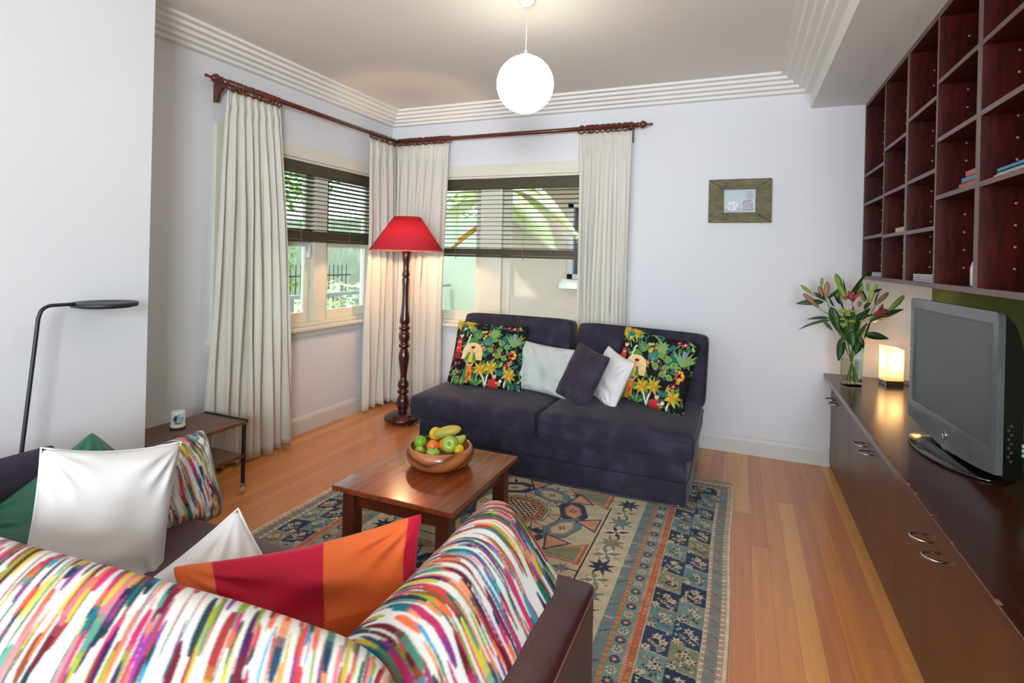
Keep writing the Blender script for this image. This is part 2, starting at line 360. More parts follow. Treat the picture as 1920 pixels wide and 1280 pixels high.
# floor
def floor_mat():
    m, nt, b = newmat('strip_timber_floor'); L = nt.links.new
    tc = N(nt, 'ShaderNodeTexCoord'); sp = N(nt, 'ShaderNodeSeparateXYZ'); L(tc.outputs['Object'], sp.inputs[0])
    def mth(op, a, b_=None, c_=None):
        n = N(nt, 'ShaderNodeMath', operation=op)
        for i, q in enumerate((a, b_, c_)):
            if q is None: continue
            if isinstance(q, (int, float)): n.inputs[i].default_value = q
            else: L(q, n.inputs[i])
        return n.outputs[0]
    w = .083
    xs = mth('DIVIDE', sp.outputs[0], w); ix = mth('FLOOR', xs); fx = mth('FRACT', xs)
    wn = N(nt, 'ShaderNodeTexWhiteNoise', noise_dimensions='1D'); L(ix, wn.inputs['W'])
    ys = mth('DIVIDE', mth('ADD', sp.outputs[1], mth('MULTIPLY', wn.outputs[0], 9.7)), 2.3); iy = mth('FLOOR', ys); fy = mth('FRACT', ys)
    cb = N(nt, 'ShaderNodeCombineXYZ'); L(ix, cb.inputs[0]); L(iy, cb.inputs[1])
    w2 = N(nt, 'ShaderNodeTexWhiteNoise', noise_dimensions='3D'); L(cb.outputs[0], w2.inputs['Vector'])
    rp = N(nt, 'ShaderNodeValToRGB'); L(w2.outputs[0], rp.inputs[0])
    cr = rp.color_ramp; stops = [(0, (200, 124, 76)), (.3, (206, 132, 80)), (.55, (212, 136, 76)), (.8, (220, 150, 80)), (1, (230, 166, 90))]
    cr.elements[0].position = 0; cr.elements[0].color = (*lin(stops[0][1]), 1); cr.elements[1].position = 1; cr.elements[1].color = (*lin(stops[-1][1]), 1)
    for p, c in stops[1:-1]: e = cr.elements.new(p); e.color = (*lin(c), 1)
    # grain
    mp = N(nt, 'ShaderNodeMapping'); mp.inputs['Scale'].default_value = (45, 1.6, 1); L(tc.outputs['Object'], mp.inputs[0])
    ad = N(nt, 'ShaderNodeVectorMath', operation='ADD'); L(mp.outputs[0], ad.inputs[0]); 
    sc = N(nt, 'ShaderNodeVectorMath', operation='SCALE'); L(w2.outputs['Color'], sc.inputs[0]); sc.inputs['Scale'].default_value = 37; L(sc.outputs[0], ad.inputs[1])
    gn = N(nt, 'ShaderNodeTexNoise', i_Scale=1.0, i_Detail=6); L(ad.outputs[0], gn.inputs['Vector'])
    g = mth('MULTIPLY_ADD', gn.outputs[0], .5, .76)
    jx = mth('MINIMUM', fx, mth('SUBTRACT', 1, fx)); jx = mth('GREATER_THAN', jx, .012)
    jy = mth('MINIMUM', fy, mth('SUBTRACT', 1, fy)); jy = mth('GREATER_THAN', jy, .0007)
    jj = mth('MULTIPLY_ADD', mth('MULTIPLY', jx, jy), .4, .6)
    k = mth('MULTIPLY', g, jj)
    mx = N(nt, 'ShaderNodeMix', data_type='RGBA', blend_type='MULTIPLY'); mx.inputs[0].default_value = 1; L(rp.outputs[0], mx.inputs[6])
    cc = N(nt, 'ShaderNodeCombineColor'); [L(k, cc.inputs[i]) for i in range(3)]; L(cc.outputs[0], mx.inputs[7]); L(mx.outputs[2], b.inputs['Base Color'])
    b.inputs['Roughness'].default_value = .28; b.inputs['Specular IOR Level'].default_value = .5; b.inputs['Coat Weight'].default_value = .25; b.inputs['Coat Roughness'].default_value = .12
    return m
struct('floor', MB().box(XL - .15, XR + .1, YF, YB + .15, -.06, 0), floor_mat())
struct('ceiling', MB().box(XL - .15, XR + .1, YF, YB + .15, ZC, ZC + .08), MT['ceil'])
# openings
LW = (2.72, 4.40, .875, 2.26)   # left window: y0,y1,z0,z1
BW = (-2.95, -1.13, .84, 2.26)  # back window: x0,x1,z0,z1
T = .16
m = MB()
m.box(XL - T, XL, 1.6, LW[0], 0, ZC).box(XL - T, XL, LW[1], YB + T, 0, ZC).box(XL - T, XL, LW[0], LW[1], 0, LW[2]).box(XL - T, XL, LW[0], LW[1], LW[3], ZC)
struct('wall_left', m, MT['wall'])
m = MB()
m.box(XL, BW[0], YB, YB + T, 0, ZC).box(BW[1], XR, YB, YB + T, 0, ZC).box(BW[0], BW[1], YB, YB + T, 0, BW[2]).box(BW[0], BW[1], YB, YB + T, BW[3], ZC)
struct('wall_back', m, MT['wall'])
struct('wall_right', MB().box(XR, XR + .1, YF, YB + T, 0, ZC), MT['green'])
struct('wall_front_left', MB().box(XL - T, XPIER, YF, YPIER, 0, ZC), MT['wall'])
# lowered ceiling over the bookcase
XB, ZB = .462, 2.677
struct('ceiling_bulkhead', MB().box(XB, XR, YF, YB, ZB, ZC), MT['plaster'])
# stepped cornice
def cornice_profile(o=.215, d=.12, n=5):
    # (horizontal distance from wall, drop from ceiling)
    P = [(0, 0), (o, 0)]
    x, z = o, 0
    for i in range(n):
        z += d / n; P.append((x, z - .004)); 
        x -= o / n * 1.0
        P.append((x + .006, z)); 
    P[-1] = (0, d)
    return P
CP = cornice_profile()
def cornice_left():
    m = MB(); pts = [(XL + a, ZC - b) for a, b in CP]; n = len(pts)
    v = [(p[0], 1.6, p[1]) for p in pts] + [(p[0], YB - (p[0] - XL), p[1]) for p in pts]
    return m.add(v, [tuple(range(n)), tuple(range(2 * n - 1, n - 1, -1))] + [(i, (i + 1) % n, n + (i + 1) % n, n + i) for i in range(n)])
def cornice_back():
    m = MB(); n = len(CP)
    v = [(XL + a, YB - a, ZC - b) for a, b in CP] + [(XB - a, YB - a, ZC - b) for a, b in CP]
    return m.add(v, [tuple(range(n)), tuple(range(2 * n - 1, n - 1, -1))] + [(i, (i + 1) % n, n + (i + 1) % n, n + i) for i in range(n)])
def cornice_right():
    m = MB(); n = len(CP)
    v = [(XB - a, YF, ZC - b) for a, b in CP] + [(XB - a, YB - a, ZC - b) for a, b in CP]
    return m.add(v, [tuple(range(n)), tuple(range(2 * n - 1, n - 1, -1))] + [(i, (i + 1) % n, n + (i + 1) % n, n + i) for i in range(n)])
struct('trim_1', cornice_left(), MT['plaster']); struct('trim_2', cornice_back(), MT['plaster']); struct('trim_3', cornice_right(), MT['plaster'])
# baseboards
bp = [(0, 0), (.022, 0), (.022, .105), (.014, .125), (.006, .135), (0, .135)]
struct('baseboard_left', MB().prism([(XL + a, z) for a, z in bp], 'Y', YPIER, YB), MT['skirt'])
struct('baseboard_back', MB().prism([(YB - a, z) for a, z in bp], 'X', XL + .02, .638), MT['skirt'])
# windows
def window_left():
    y0, y1, z0, z1 = LW; m = MB()
    # jambs, head, sill lining through the wall
    m.box(XL - T, XL, y0, y0 + .02, z0, z1).box(XL - T, XL, y1 - .02, y1, z0, z1).box(XL - T, XL, y0, y1, z1 - .02, z1).box(XL - T, XL - .01, y0, y1, z0, z0 + .03)
    f = struct('window_1', m, MT['cream'])
    a = MB().box(XL, XL + .022, y0 - .115, y0, z0 - .02, z1 + .105).box(XL, XL + .022, y1, y1 + .115, z0 - .02, z1 + .105).box(XL, XL + .022, y0, y1, z1, z1 + .105)
    obj('architrave', a, MT['cream'], f, bevel=.004)
    obj('window_sill', MB().box(XL - .03, XL + .06, y0 - .14, y1 + .14, z0 - .03, z0), MT['cream'], f, bevel=.006)
    obj('sill_apron', MB().box(XL, XL + .018, y0 - .12, y1 + .12, z0 - .085, z0 - .03), MT['skirt'], f, bevel=.003)
    obj('mullion', MB().box(XL - .13, XL - .02, 3.595, 3.745, z0 + .03, z1 - .02), MT['cream'], f, bevel=.003)
    xa, xb = XL - .10, XL - .06
    for i, (p, q) in enumerate(((y0 + .02, 3.595), (3.745, y1 - .02))):
        c = MB().box(xa, xb, p, p + .06, z0 + .03, z1 - .02).box(xa, xb, q - .065, q, z0 + .03, z1 - .02).box(xa, xb, p + .06, q - .065, z0 + .03, z0 + .115).box(xa, xb, p + .06, q - .065, z1 - .08, z1 - .02) \
            .box(xa, xb, p + .06, q - .065, 1.545, 1.59)
        s = obj('casement_sash', c, MT['cream'], f, bevel=.004)
        obj('window_pane', MB().box(xa + .018, xa + .022, p + .06, q - .065, z0 + .115, z1 - .08), MT['glass'], s)
    obj('window_stay', MB().tube([(xb + .02, 3.56, 1.47), (xb + .02, 3.56, 1.56)], .012).box(xb, xb + .03, 3.545, 3.575, 1.45, 1.50), MT['ceramic'], f)
def window_back():
    x0, x1, z0, z1 = BW; m = MB()
    m.box(x0, x0 + .02, YB, YB + T, z0, z1).box(x1 - .02, x1, YB, YB + T, z0, z1).box(x0, x1, YB, YB + T, z1 - .02, z1).box(x0, x1, YB + .01, YB + T, z0, z0 + .03)
    f = struct('window_2', m, MT['cream'])
    a = MB().box(x0 - .115, x0, YB - .022, YB, z0 - .02, z1 + .105).box(x1, x1 + .115, YB - .022, YB, z0 - .02, z1 + .105).box(x0, x1, YB - .022, YB, z1, z1 + .105)
    obj('architrave', a, MT['cream'], f, bevel=.004)
    obj('window_sill', MB().box(x0 - .14, x1 + .14, YB - .06, YB + .03, z0 - .03, z0), MT['cream'], f, bevel=.006)
    obj('sill_apron', MB().box(x0 - .12, x1 + .12, YB - .018, YB, z0 - .08, z0 - .03), MT['skirt'], f, bevel=.003)
    ml, mr = -2.31, -2.085
    obj('mullion', MB().box(ml, mr, YB + .02, YB + .13, z0 + .03, z1 - .02), MT['cream'], f, bevel=.003)
    ya, yb = YB + .06, YB + .10
    for p, q in ((x0 + .02, ml), (mr, x1 - .02)):
        c = MB().box(p, p + .075, ya, yb, z0 + .03, z1 - .02).box(q - .06, q, ya, yb, z0 + .03, z1 - .02).box(p + .075, q - .06, ya, yb, z0 + .03, z0 + .115).box(p + .075, q - .06, ya, yb, z1 - .08, z1 - .02)
        s = obj('casement_sash', c, MT['cream'], f, bevel=.004)
        obj('window_pane', MB().box(p + .075, q - .06, ya + .018, ya + .022, z0 + .115, z1 - .08), MT['glass'], s)
window_left(); window_back()

# ---------------- venetian blinds ----------------
def blind(name, label, axis, a0, a1, base, sgn, zt, zslat, zb, nsl, cords, tilt):
    # axis 'Y' runs along y (left wall) at x=base ; 'X' runs along x at y=base ; sgn = direction into the room
    t = thing(name, label, 'blind', ((base, (a0 + a1) / 2, zb) if axis == 'Y' else ((a0 + a1) / 2, base, zb)))
    def bx(m, p0, p1, d0, d1, z0, z1, M=None):
        if axis == 'Y': m.box(min(base + sgn * d0, base + sgn * d1), max(base + sgn * d0, base + sgn * d1), p0, p1, z0, z1)
        else: m.box(p0, p1, min(base + sgn * d0, base + sgn * d1), max(base + sgn * d0, base + sgn * d1), z0, z1)
    m = MB(); bx(m, a0, a1, -.055, -.043 + .045, zt - .10, zt); obj('valance', m, MT['blind'], t, bevel=.003)
    m = MB()
    n = nsl
    for i in range(n):
        z = zslat + (zt - .12 - zslat) * i / (n - 1) 
        hw = .024; dz = hw * math.sin(tilt); dx = hw * math.cos(tilt); th = .0016
        pr = [(-dx, -dz), (dx, dz), (dx, dz + th * 2), (-dx, -dz + th * 2)]
        c0 = -.03
        if axis == 'Y': m.prism([(base + sgn * (c0 + a), z + b) for a, b in pr], 'Y', a0 + .01, a1 - .01)
        else: m.prism([(base + sgn * (c0 + a), z + b) for a, b in pr], 'X', a0 + .01, a1 - .01)
    obj('slats', m, MT['blind'], t)
    m = MB(); k = max(5, int((zslat - zb - .03) / .0085))
    for i in range(k):
        z = zb + .022 + i * (zslat - .008 - zb - .022) / k; bx(m, a0 + .01, a1 - .01, -.054 + .001 * (i % 2), -.006 - .001 * (i % 2), z, z + (zslat - .008 - zb - .022) / k + .0003)
    obj('stacked_slats', m, MT['blind'], t)
    m = MB(); bx(m, a0 + .01, a1 - .01, -.055, -.005, zb, zb + .02); obj('bottom_rail', m, MT['blind'], t, bevel=.003)
    for c in cords:
        m = MB(); d = -.003
        P = lambda z, o=0: ((base + sgn * d, c + o, z) if axis == 'Y' else (c + o, base + sgn * d, z))
        m.tube([P(zt - .09), P(zslat)], .0012, 5).tube([P(zt - .09, .02), P(zslat, .02)], .0012, 5)
        rr = random.Random(c); pts = [P(zslat + .005 - .011 * i + rr.uniform(-.004, .004), .012 * math.sin(i * 2.2)) for i in range(11)]
        m.tube(pts, .0036, 5)
        obj('ladder_cord', m, MT['cord'], t)
blind('venetian_blind', 'dark timber venetian blind half lowered over the left wall window', 'Y', LW[0] + .025, LW[1] - .025, XL, 1, 2.24, 1.682, 1.583, 13, (3.42, 4.02), .2)
blind('venetian_blind', 'dark timber venetian blind half lowered over the window behind the navy sofa', 'X', BW[0] + .025, BW[1] - .025, YB, -1, 2.235, 1.578, 1.49, 14, (-2.565, -1.86, -1.30), .08)

# ---------------- curtain rods ----------------
XRD, YRD, ZR = XL + .105, YB - .085, 2.632
def finial(m, p, d):
    d = Vector(d).normalized(); M = d.to_track_quat('Z', 'Y').to_matrix()
    m.lathe(p, [(.001, -.005), (.024, -.004), (.024, .006), (.016, .012), (.03, .03), (.033, .042), (.028, .056), (.014, .07), (.010, .076), (.008, .1), (.012, .108), (.008, .118), (.001, .122)], 14, M)
def bracket(m, p, wall, back):
    # curved bracket plate from wall
    x, y, z = p
    if wall == 'L':
        P = [(XL, z + .03), (XL, z - .13), (XL + .035, z - .13), (XL + .05, z - .07), (x - .01, z - .035), (x + .024, z - .03), (x + .024, z + .0), (x - .02, z + .02)]
        m.prism(P, 'Y', y - .011, y + .011)
    else:
        P = [(YB, z + .03), (YB, z - .13), (YB - .035, z - .13), (YB - .05, z - .07), (y + .01, z - .035), (y - .024, z - .03), (y - .024, z), (y + .02, z + .02)]
        m.prism(P, 'X', x - .011, x + .011)
t = thing('curtain_rod', 'turned dark timber curtain rod above the left wall window', 'curtain rod', (XRD, 3.5, ZR))
obj('pole', MB().tube([(XRD, 2.56, ZR), (XRD, YRD + .0, ZR)], .019, 14), MT['rodwood'], t)
m = MB(); finial(m, (XRD, 2.565, ZR), (0, -1, 0)); obj('finial', m, MT['rodwood'], t)
m = MB(); bracket(m, (XRD, 2.60, ZR), 'L', 0); obj('bracket', m, MT['rodwood'], t, bevel=.003)
t = thing('curtain_rod', 'turned dark timber curtain rod above the window behind the sofa', 'curtain rod', (-2, YRD, ZR - .008))
obj('pole', MB().tube([(XRD + .02, YRD, ZR - .006), (-.81, YRD, ZR - .006)], .019, 14), MT['rodwood'], t)
m = MB(); finial(m, (-.815, YRD, ZR - .006), (1, 0, 0)); obj('finial', m, MT['rodwood'], t)
m = MB(); bracket(m, (-.87, YRD, ZR - .006), 'B', 0); obj('bracket', m, MT['rodwood'], t, bevel=.003)

# ---------------- curtains ----------------
def curtain(label, top0, top1, bot0, bot1, zt, zb, nf, seed, rings, ax, amp=.05, mid=None):
    rng = random.Random(seed); nx, nz = nf * 14 + 1, 46
    t = thing('curtain', label, 'curtain', ((top0[0] + top1[0]) / 2, (top0[1] + top1[1]) / 2, zb))
    A0, A1, B0, B1 = Vector((*top0, 0)), Vector((*top1, 0)), Vector((*bot0, 0)), Vector((*bot1, 0))
    d = (A1 - A0).normalized(); nrm = Vector((-d.y, d.x, 0)) * (1 if ax == 'in' else -1)
    ph = [rng.uniform(-.5, .5) for _ in range(nf + 1)]; am = [rng.uniform(.55, 1.25) for _ in range(nf + 1)]; wd = [rng.uniform(.6, 1.5) for _ in range(nf)]
    cum = [0]
    for q in wd: cum.append(cum[-1] + q)
    rows = []
    for k in range(nz):
        s = k / (nz - 1); s2 = s ** .8; row = []
        z = zt + (zb - zt) * s
        for i in range(nx):
            g = i / (nx - 1) * nf; fi = min(int(g), nf - 1); fr = g - fi
            w0 = (cum[fi] + wd[fi] * fr) / cum[-1]; even = g / nf
            w = w0 * min(1, s * 2) + even * (1 - min(1, s * 2))
            a = amp * (am[fi] * (1 - fr) + am[fi + 1] * fr) * (.22 + .78 * min(1, s * 3.2)) * (1 + .25 * s)
            head = max(0, 1 - s * 22)
            base = (A0.lerp(A1, w)).lerp(B0.lerp(B1, w), s2)
            off = a * math.sin(2 * PI * fr + .9 * ph[fi] * s + .4 * math.sin(s * 5 + fi * 1.7)) * (1 - head * .5)
            off += .012 * math.sin(s * 9 + i * .21 + seed) * s
            lat = .35 * a * math.sin(4 * PI * fr + fi) * min(1, s * 2) * .6
            zz = z + (.012 * math.sin(i * .37 + seed) if k == nz - 1 else 0) 
            pinch = .012 * math.exp(-((s - .045) / .02) ** 2) * math.sin(2 * PI * fr * 2)
            p = base + nrm * (off + pinch) + d * lat
            row.append((p.x, p.y, zz))
        rows.append(row)
    obj('curtain_panel', MB().surf(rows), MT['curtain'], t, thick=.0025)
    rg = None
    for j in range(rings):
        q = A0.lerp(A1, (j + .5 + rng.uniform(-.28, .28)) / rings)
        if rg is None:
            m = MB().torus((0, 0, 0), .034, .0062, 'Y' if abs(d.x) > .5 else 'X', 18, 8).tube([(0, 0, -.031), (0, 0, -.045)], .002, 5)
            rg = obj('curtain_ring', m, MT['rodwood'], t, local=True); r_ = rg
        else:
            r_ = rg.copy(); COL.objects.link(r_); r_.parent = t
        r_.location = Vector((q.x, q.y, ZR - .014)) - wloc(t)
        r_.rotation_euler = (0, 0, rng.uniform(-.35, .35))
ZT = ZR - .045
curtain('long white pleated curtain at the left end of the rod, beside the trolley table', (XRD, 2.615), (XRD, 3.07), (XRD, 2.50), (XRD + .06, 3.19), ZT, .02, 8, 3, 14, 'out', .034)
curtain('white pleated curtain on the left wall at the corner, behind the red lamp', (XRD, 4.15), (XRD, YRD + .01), (XRD - .01, 4.13), (XRD + .02, YRD + .01), ZT, .03, 4, 5, 10, 'out', .028)
curtain('white pleated curtain at the corner end of the back wall window', (XRD + .02, YRD), (-2.615, YRD), (XRD + .03, YRD - .01), (-2.64, YRD), ZT, .03, 6, 8, 16, 'in', .027)
curtain('white pleated curtain at the right end of the back window, behind the sofa', (-1.315, YRD), (-.86, YRD), (-1.30, YRD - .01), (-.87, YRD - .01), ZT, .03, 6, 11, 10, 'in', .028)
# ================= OUTSIDE =================
def leaves(m, c, r, n, seed, s=.09, sc=(1, 1, 1)):
    rng = random.Random(seed)
    for _ in range(n):
        while True:
            p = Vector((rng.uniform(-1, 1), rng.uniform(-1, 1), rng.uniform(-1, 1)))
            if .3 < p.length < 1: break
        q = Vector(c) + Vector((p.x * r * sc[0], p.y * r * sc[1], p.z * r * sc[2]))
        a = Vector((rng.uniform(-1, 1), rng.uniform(-1, 1), rng.uniform(-.6, .4))).normalized(); b = a.cross(Vector((rng.uniform(-1, 1), rng.uniform(-1, 1), 1))).normalized()
        L = s * rng.uniform(.6, 1.3)
        m.add([q, q + a * L * .5 + b * L * .22, q + a * L, q + a * L * .5 - b * L * .22], [(0, 1, 2, 3)])
def frond(m, base, d, L, droop, seed, nl=26, lw=.30):
    rng = random.Random(seed); d = Vector(d).normalized(); pts = []
    for i in range(nl + 1):
        s = i / nl; pts.append(Vector(base) + d * L * s + Vector((0, 0, 1)) * (-droop * s * s * L))
    m.tube(pts, [.012 * (1 - .8 * i / nl) for i in range(nl + 1)], 5)
    side = d.cross(Vector((0, 0, 1))).normalized()
    for i in range(2, nl + 1):
        p = pts[i]; tdir = (pts[i] - pts[i - 1]).normalized(); l = lw * math.sin(PI * min(1, .18 + .82 * i / nl)) + .04
        for sg in (-1, 1):
            e = p + (side * sg * .85 + tdir * .6).normalized() * l + Vector((0, 0, -.3 * l))
            b = tdir * .02; m.add([p - b, p + b, e], [(0, 1, 2)])
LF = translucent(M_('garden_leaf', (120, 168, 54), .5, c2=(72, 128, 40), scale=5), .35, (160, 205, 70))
LF2 = translucent(M_('garden_leaf_bright', (244, 247, 228), .5, c2=(206, 224, 150), scale=4), .3, (232, 238, 200))  # overexposed sunlight on the foliage is put into this near-white leaf colour
struct('garden_ground', MB().box(-16, 8, YB + T, 18, -.6, -.5).box(-16, XL - T, -4, YB + T, -.6, -.5), M_('garden_soil', (150, 148, 132), .9, c2=(168, 164, 150), scale=4))
# neighbouring house beyond the back window
nb = thing('neighbour_house', 'beige rendered neighbouring house with louvred window beyond the back window', 'house', (-2, 6.7, -.5))
rend = M_('beige_render', (208, 188, 176), .9, c2=(202, 182, 170), scale=3)
wx0, wx1, wz0, wz1 = -2.03, -1.25, 1.24, 2.2
m = MB().box(-3.30, wx0, 6.62, 6.8, -.5, 2.45).box(wx1, 2.5, 6.62, 6.8, -.5, 2.45).box(wx0, wx1, 6.62, 6.8, -.5, wz0).box(wx0, wx1, 6.62, 6.8, wz1, 2.45)
obj('house_wall', m, rend, nb)
m = MB().box(-3.35, 2.6, 6.25, 6.9, 2.40, 2.62); obj('eave', m, M_('yellowish_eave', (214, 200, 138), .8, c2=(206, 190, 128), scale=3), nb)
m = MB().box(wx0, wx0 + .07, 6.60, 6.70, wz0, wz1).box(wx1 - .07, wx1, 6.60, 6.70, wz0, wz1).box(wx0, wx1, 6.60, 6.7, wz0, wz0 + .06).box(wx0, wx1, 6.6, 6.7, wz1 - .06, wz1).box(wx0 + .18, wx0 + .22, 6.6, 6.7, wz0, wz1)
wf = obj('window_frame', m, M_('grey_frame_paint', (186, 186, 190), .5, c2=(176, 176, 182), scale=5), nb)
m = MB()
for i in range(14): 
    z = wz0 + .07 + i * .06; m.prism([(6.62, z), (6.67, z + .04), (6.675, z + .037), (6.625, z - .003)], 'X', wx0 + .22, wx1 - .07)
obj('louvre_blades', m, M_('grey_louvre', (124, 126, 130), .5, c2=(112, 114, 120), scale=5), wf)
obj('window_pane', MB().box(wx0 + .02, wx1 - .02, 6.72, 6.74, wz0, wz1), M_('dim_glass', (104, 108, 114), .2, c2=(96, 100, 106), scale=3), wf)
obj('window_sill', MB().prism([(6.5, wz0 - .12), (6.5, wz0 - .06), (6.66, wz0 + .01), (6.66, wz0 - .12)], 'X', wx0 - .07, wx1 + .07), M_('white_sill_paint', (232, 230, 224), .6, c2=(226, 224, 218), scale=4), nb)
# pale green garden wall seen through the left panes of both windows
m = MB().box(-9.2, -3.35, 8.4, 8.6, -.5, 2.15)
tag(obj('garden_wall', m, M_('pale_green_render', (176, 184, 168), .9, c2=(168, 178, 160), scale=2), loc=(0, 0, 0)), 'pale green rendered garden wall behind the ferns outside', 'wall')
m = MB().box(-9.3, -9.1, 0, 8.6, -.5, 1.9)
tag(obj('boundary_wall', m, M_('pale_blue_render', (178, 192, 190), .9, c2=(168, 186, 180), scale=2), loc=(0, 0, 0)), 'pale bluish boundary wall at the far side of the garden', 'wall')
# veranda rail outside the left window
fe = thing('garden_railing', 'grey garden railing with thin pickets outside the left wall window', 'railing', (-4.7, 5, -.5))
gp = M_('weathered_grey_rail', (150, 156, 158), .6, c2=(134, 140, 144), scale=10)
obj('top_rail', MB().box(-4.74, -4.66, 2.6, 8.3, .955, 1.0), gp, fe, bevel=.004)
obj('lower_rail', MB().box(-4.73, -4.67, 2.6, 8.3, -.3, -.26), gp, fe)
for y_ in (3.2, 4.62, 6.3, 7.8): obj('rail_post', MB().box(-4.74, -4.66, y_, y_ + .08, -.5, .955), gp, fe)
m = MB()
for i in range(40): m.tube([(-6.6, 3.6 + i * .11, -.4), (-6.6, 3.6 + i * .11, 1.28)], .008, 5)
m.tube([(-6.6, 3.5, 1.1), (-6.6, 8, 1.1)], .01, 5)
tag(obj('picket_fence', m, MT['black'], loc=(0, 0, 0)), 'thin dark iron picket fence among the garden plants', 'fence')
def shrub(name, label, c, r, n, seed, mat, s=.12, sc=(1, 1, 1), cat='shrub', group='shrubs in the garden'):
    t = thing(name, label, cat, (c[0], c[1], -.5), group)
    m = MB(); leaves(m, c, r, n, seed, s, sc); obj('foliage', m, mat, t, fix=False)
    obj('stem', MB().tube([(c[0], c[1], -.5), (c[0] + .05, c[1], c[2])], [.03, .015], 6), M_('garden_bark', (120, 92, 66), .9, c2=(96, 72, 52), scale=20), t)
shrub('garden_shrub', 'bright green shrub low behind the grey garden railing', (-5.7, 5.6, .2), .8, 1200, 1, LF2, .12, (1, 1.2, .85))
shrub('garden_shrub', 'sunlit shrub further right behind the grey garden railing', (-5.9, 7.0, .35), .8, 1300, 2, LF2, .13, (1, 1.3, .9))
shrub('garden_shrub', 'yellow green shrub beside the picket fence', (-7.1, 6.2, 1.2), .8, 1000, 3, LF, .14, (1, .9, 1.2))
shrub('garden_tree', 'leafy tree high behind the blind of the left window', (-7.6, 6.6, 3.3), 1.6, 2200, 4, LF, .17, (1, 1.1, .7), 'tree', 'trees in the garden')
shrub('garden_tree', 'leafy tree behind the pale green garden wall', (-5.9, 9.6, 3.3), 1.5, 2200, 5, LF, .16, (1.1, 1, .8), 'tree', 'trees in the garden')
# tree fern outside the back window
tf = thing('palm_tree', 'sunlit palm with arching feathery fronds outside the back window', 'palm', (-3.2, 6.0, -.5))
obj('trunk', MB().tube([(-2.80, 6.0, -.5), (-2.84, 6.0, 1.1), (-2.85, 6.0, 2.3)], [.06, .05, .05], 10), M_('pale_palm_trunk', (196, 192, 182), .8, c2=(170, 166, 156), scale=20), tf)
fa = [(1, -.05, .7, 1.5, .95), (1, .1, .25, 1.5, .8), (.9, -.4, .5, 1.2, .9), (-1, .3, .3, 1.2, .7), (.2, 1, .5, 1.2, .7), (-.5, -.6, .6, .9, .7), (1, .15, 1.1, 1.7, 1.1), (.95, -.2, -.1, 1.0, .55), (-.8, .6, .9, 1.3, .8)]
for i, (a, b, c, L, dr) in enumerate(fa):
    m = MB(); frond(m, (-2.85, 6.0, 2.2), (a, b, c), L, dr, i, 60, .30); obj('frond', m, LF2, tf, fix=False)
bm_ = MB()
for i, (p, q) in enumerate((((-3.6, 6.6, 1.72), (-2.95, 6.6, 2.1)), ((-3.7, 6.6, 1.6), (-3.2, 6.6, 1.93)), ((-3.3, 6.6, 1.93), (-3.1, 6.6, 2.06)))): bm_.tube([p, ((p[0] + q[0]) / 2, p[1], (p[2] + q[2]) / 2 + .02), q], .022, 6)
tag(obj('fallen_frond', bm_, M_('dry_orange_frond', (206, 150, 70), .8, c2=(180, 120, 50), scale=12), loc=(0, 0, 0)), 'dry orange palm stalks leaning behind the blind of the back window', 'branch')
shrub('garden_shrub', 'small green plant at the foot of the pale green wall', (-4.05, 7.1, .32), .36, 260, 9, M_('soft_green_leaf', (120, 176, 96), .6, c2=(98, 158, 80), scale=6), .2, (1.2, 1, .5))
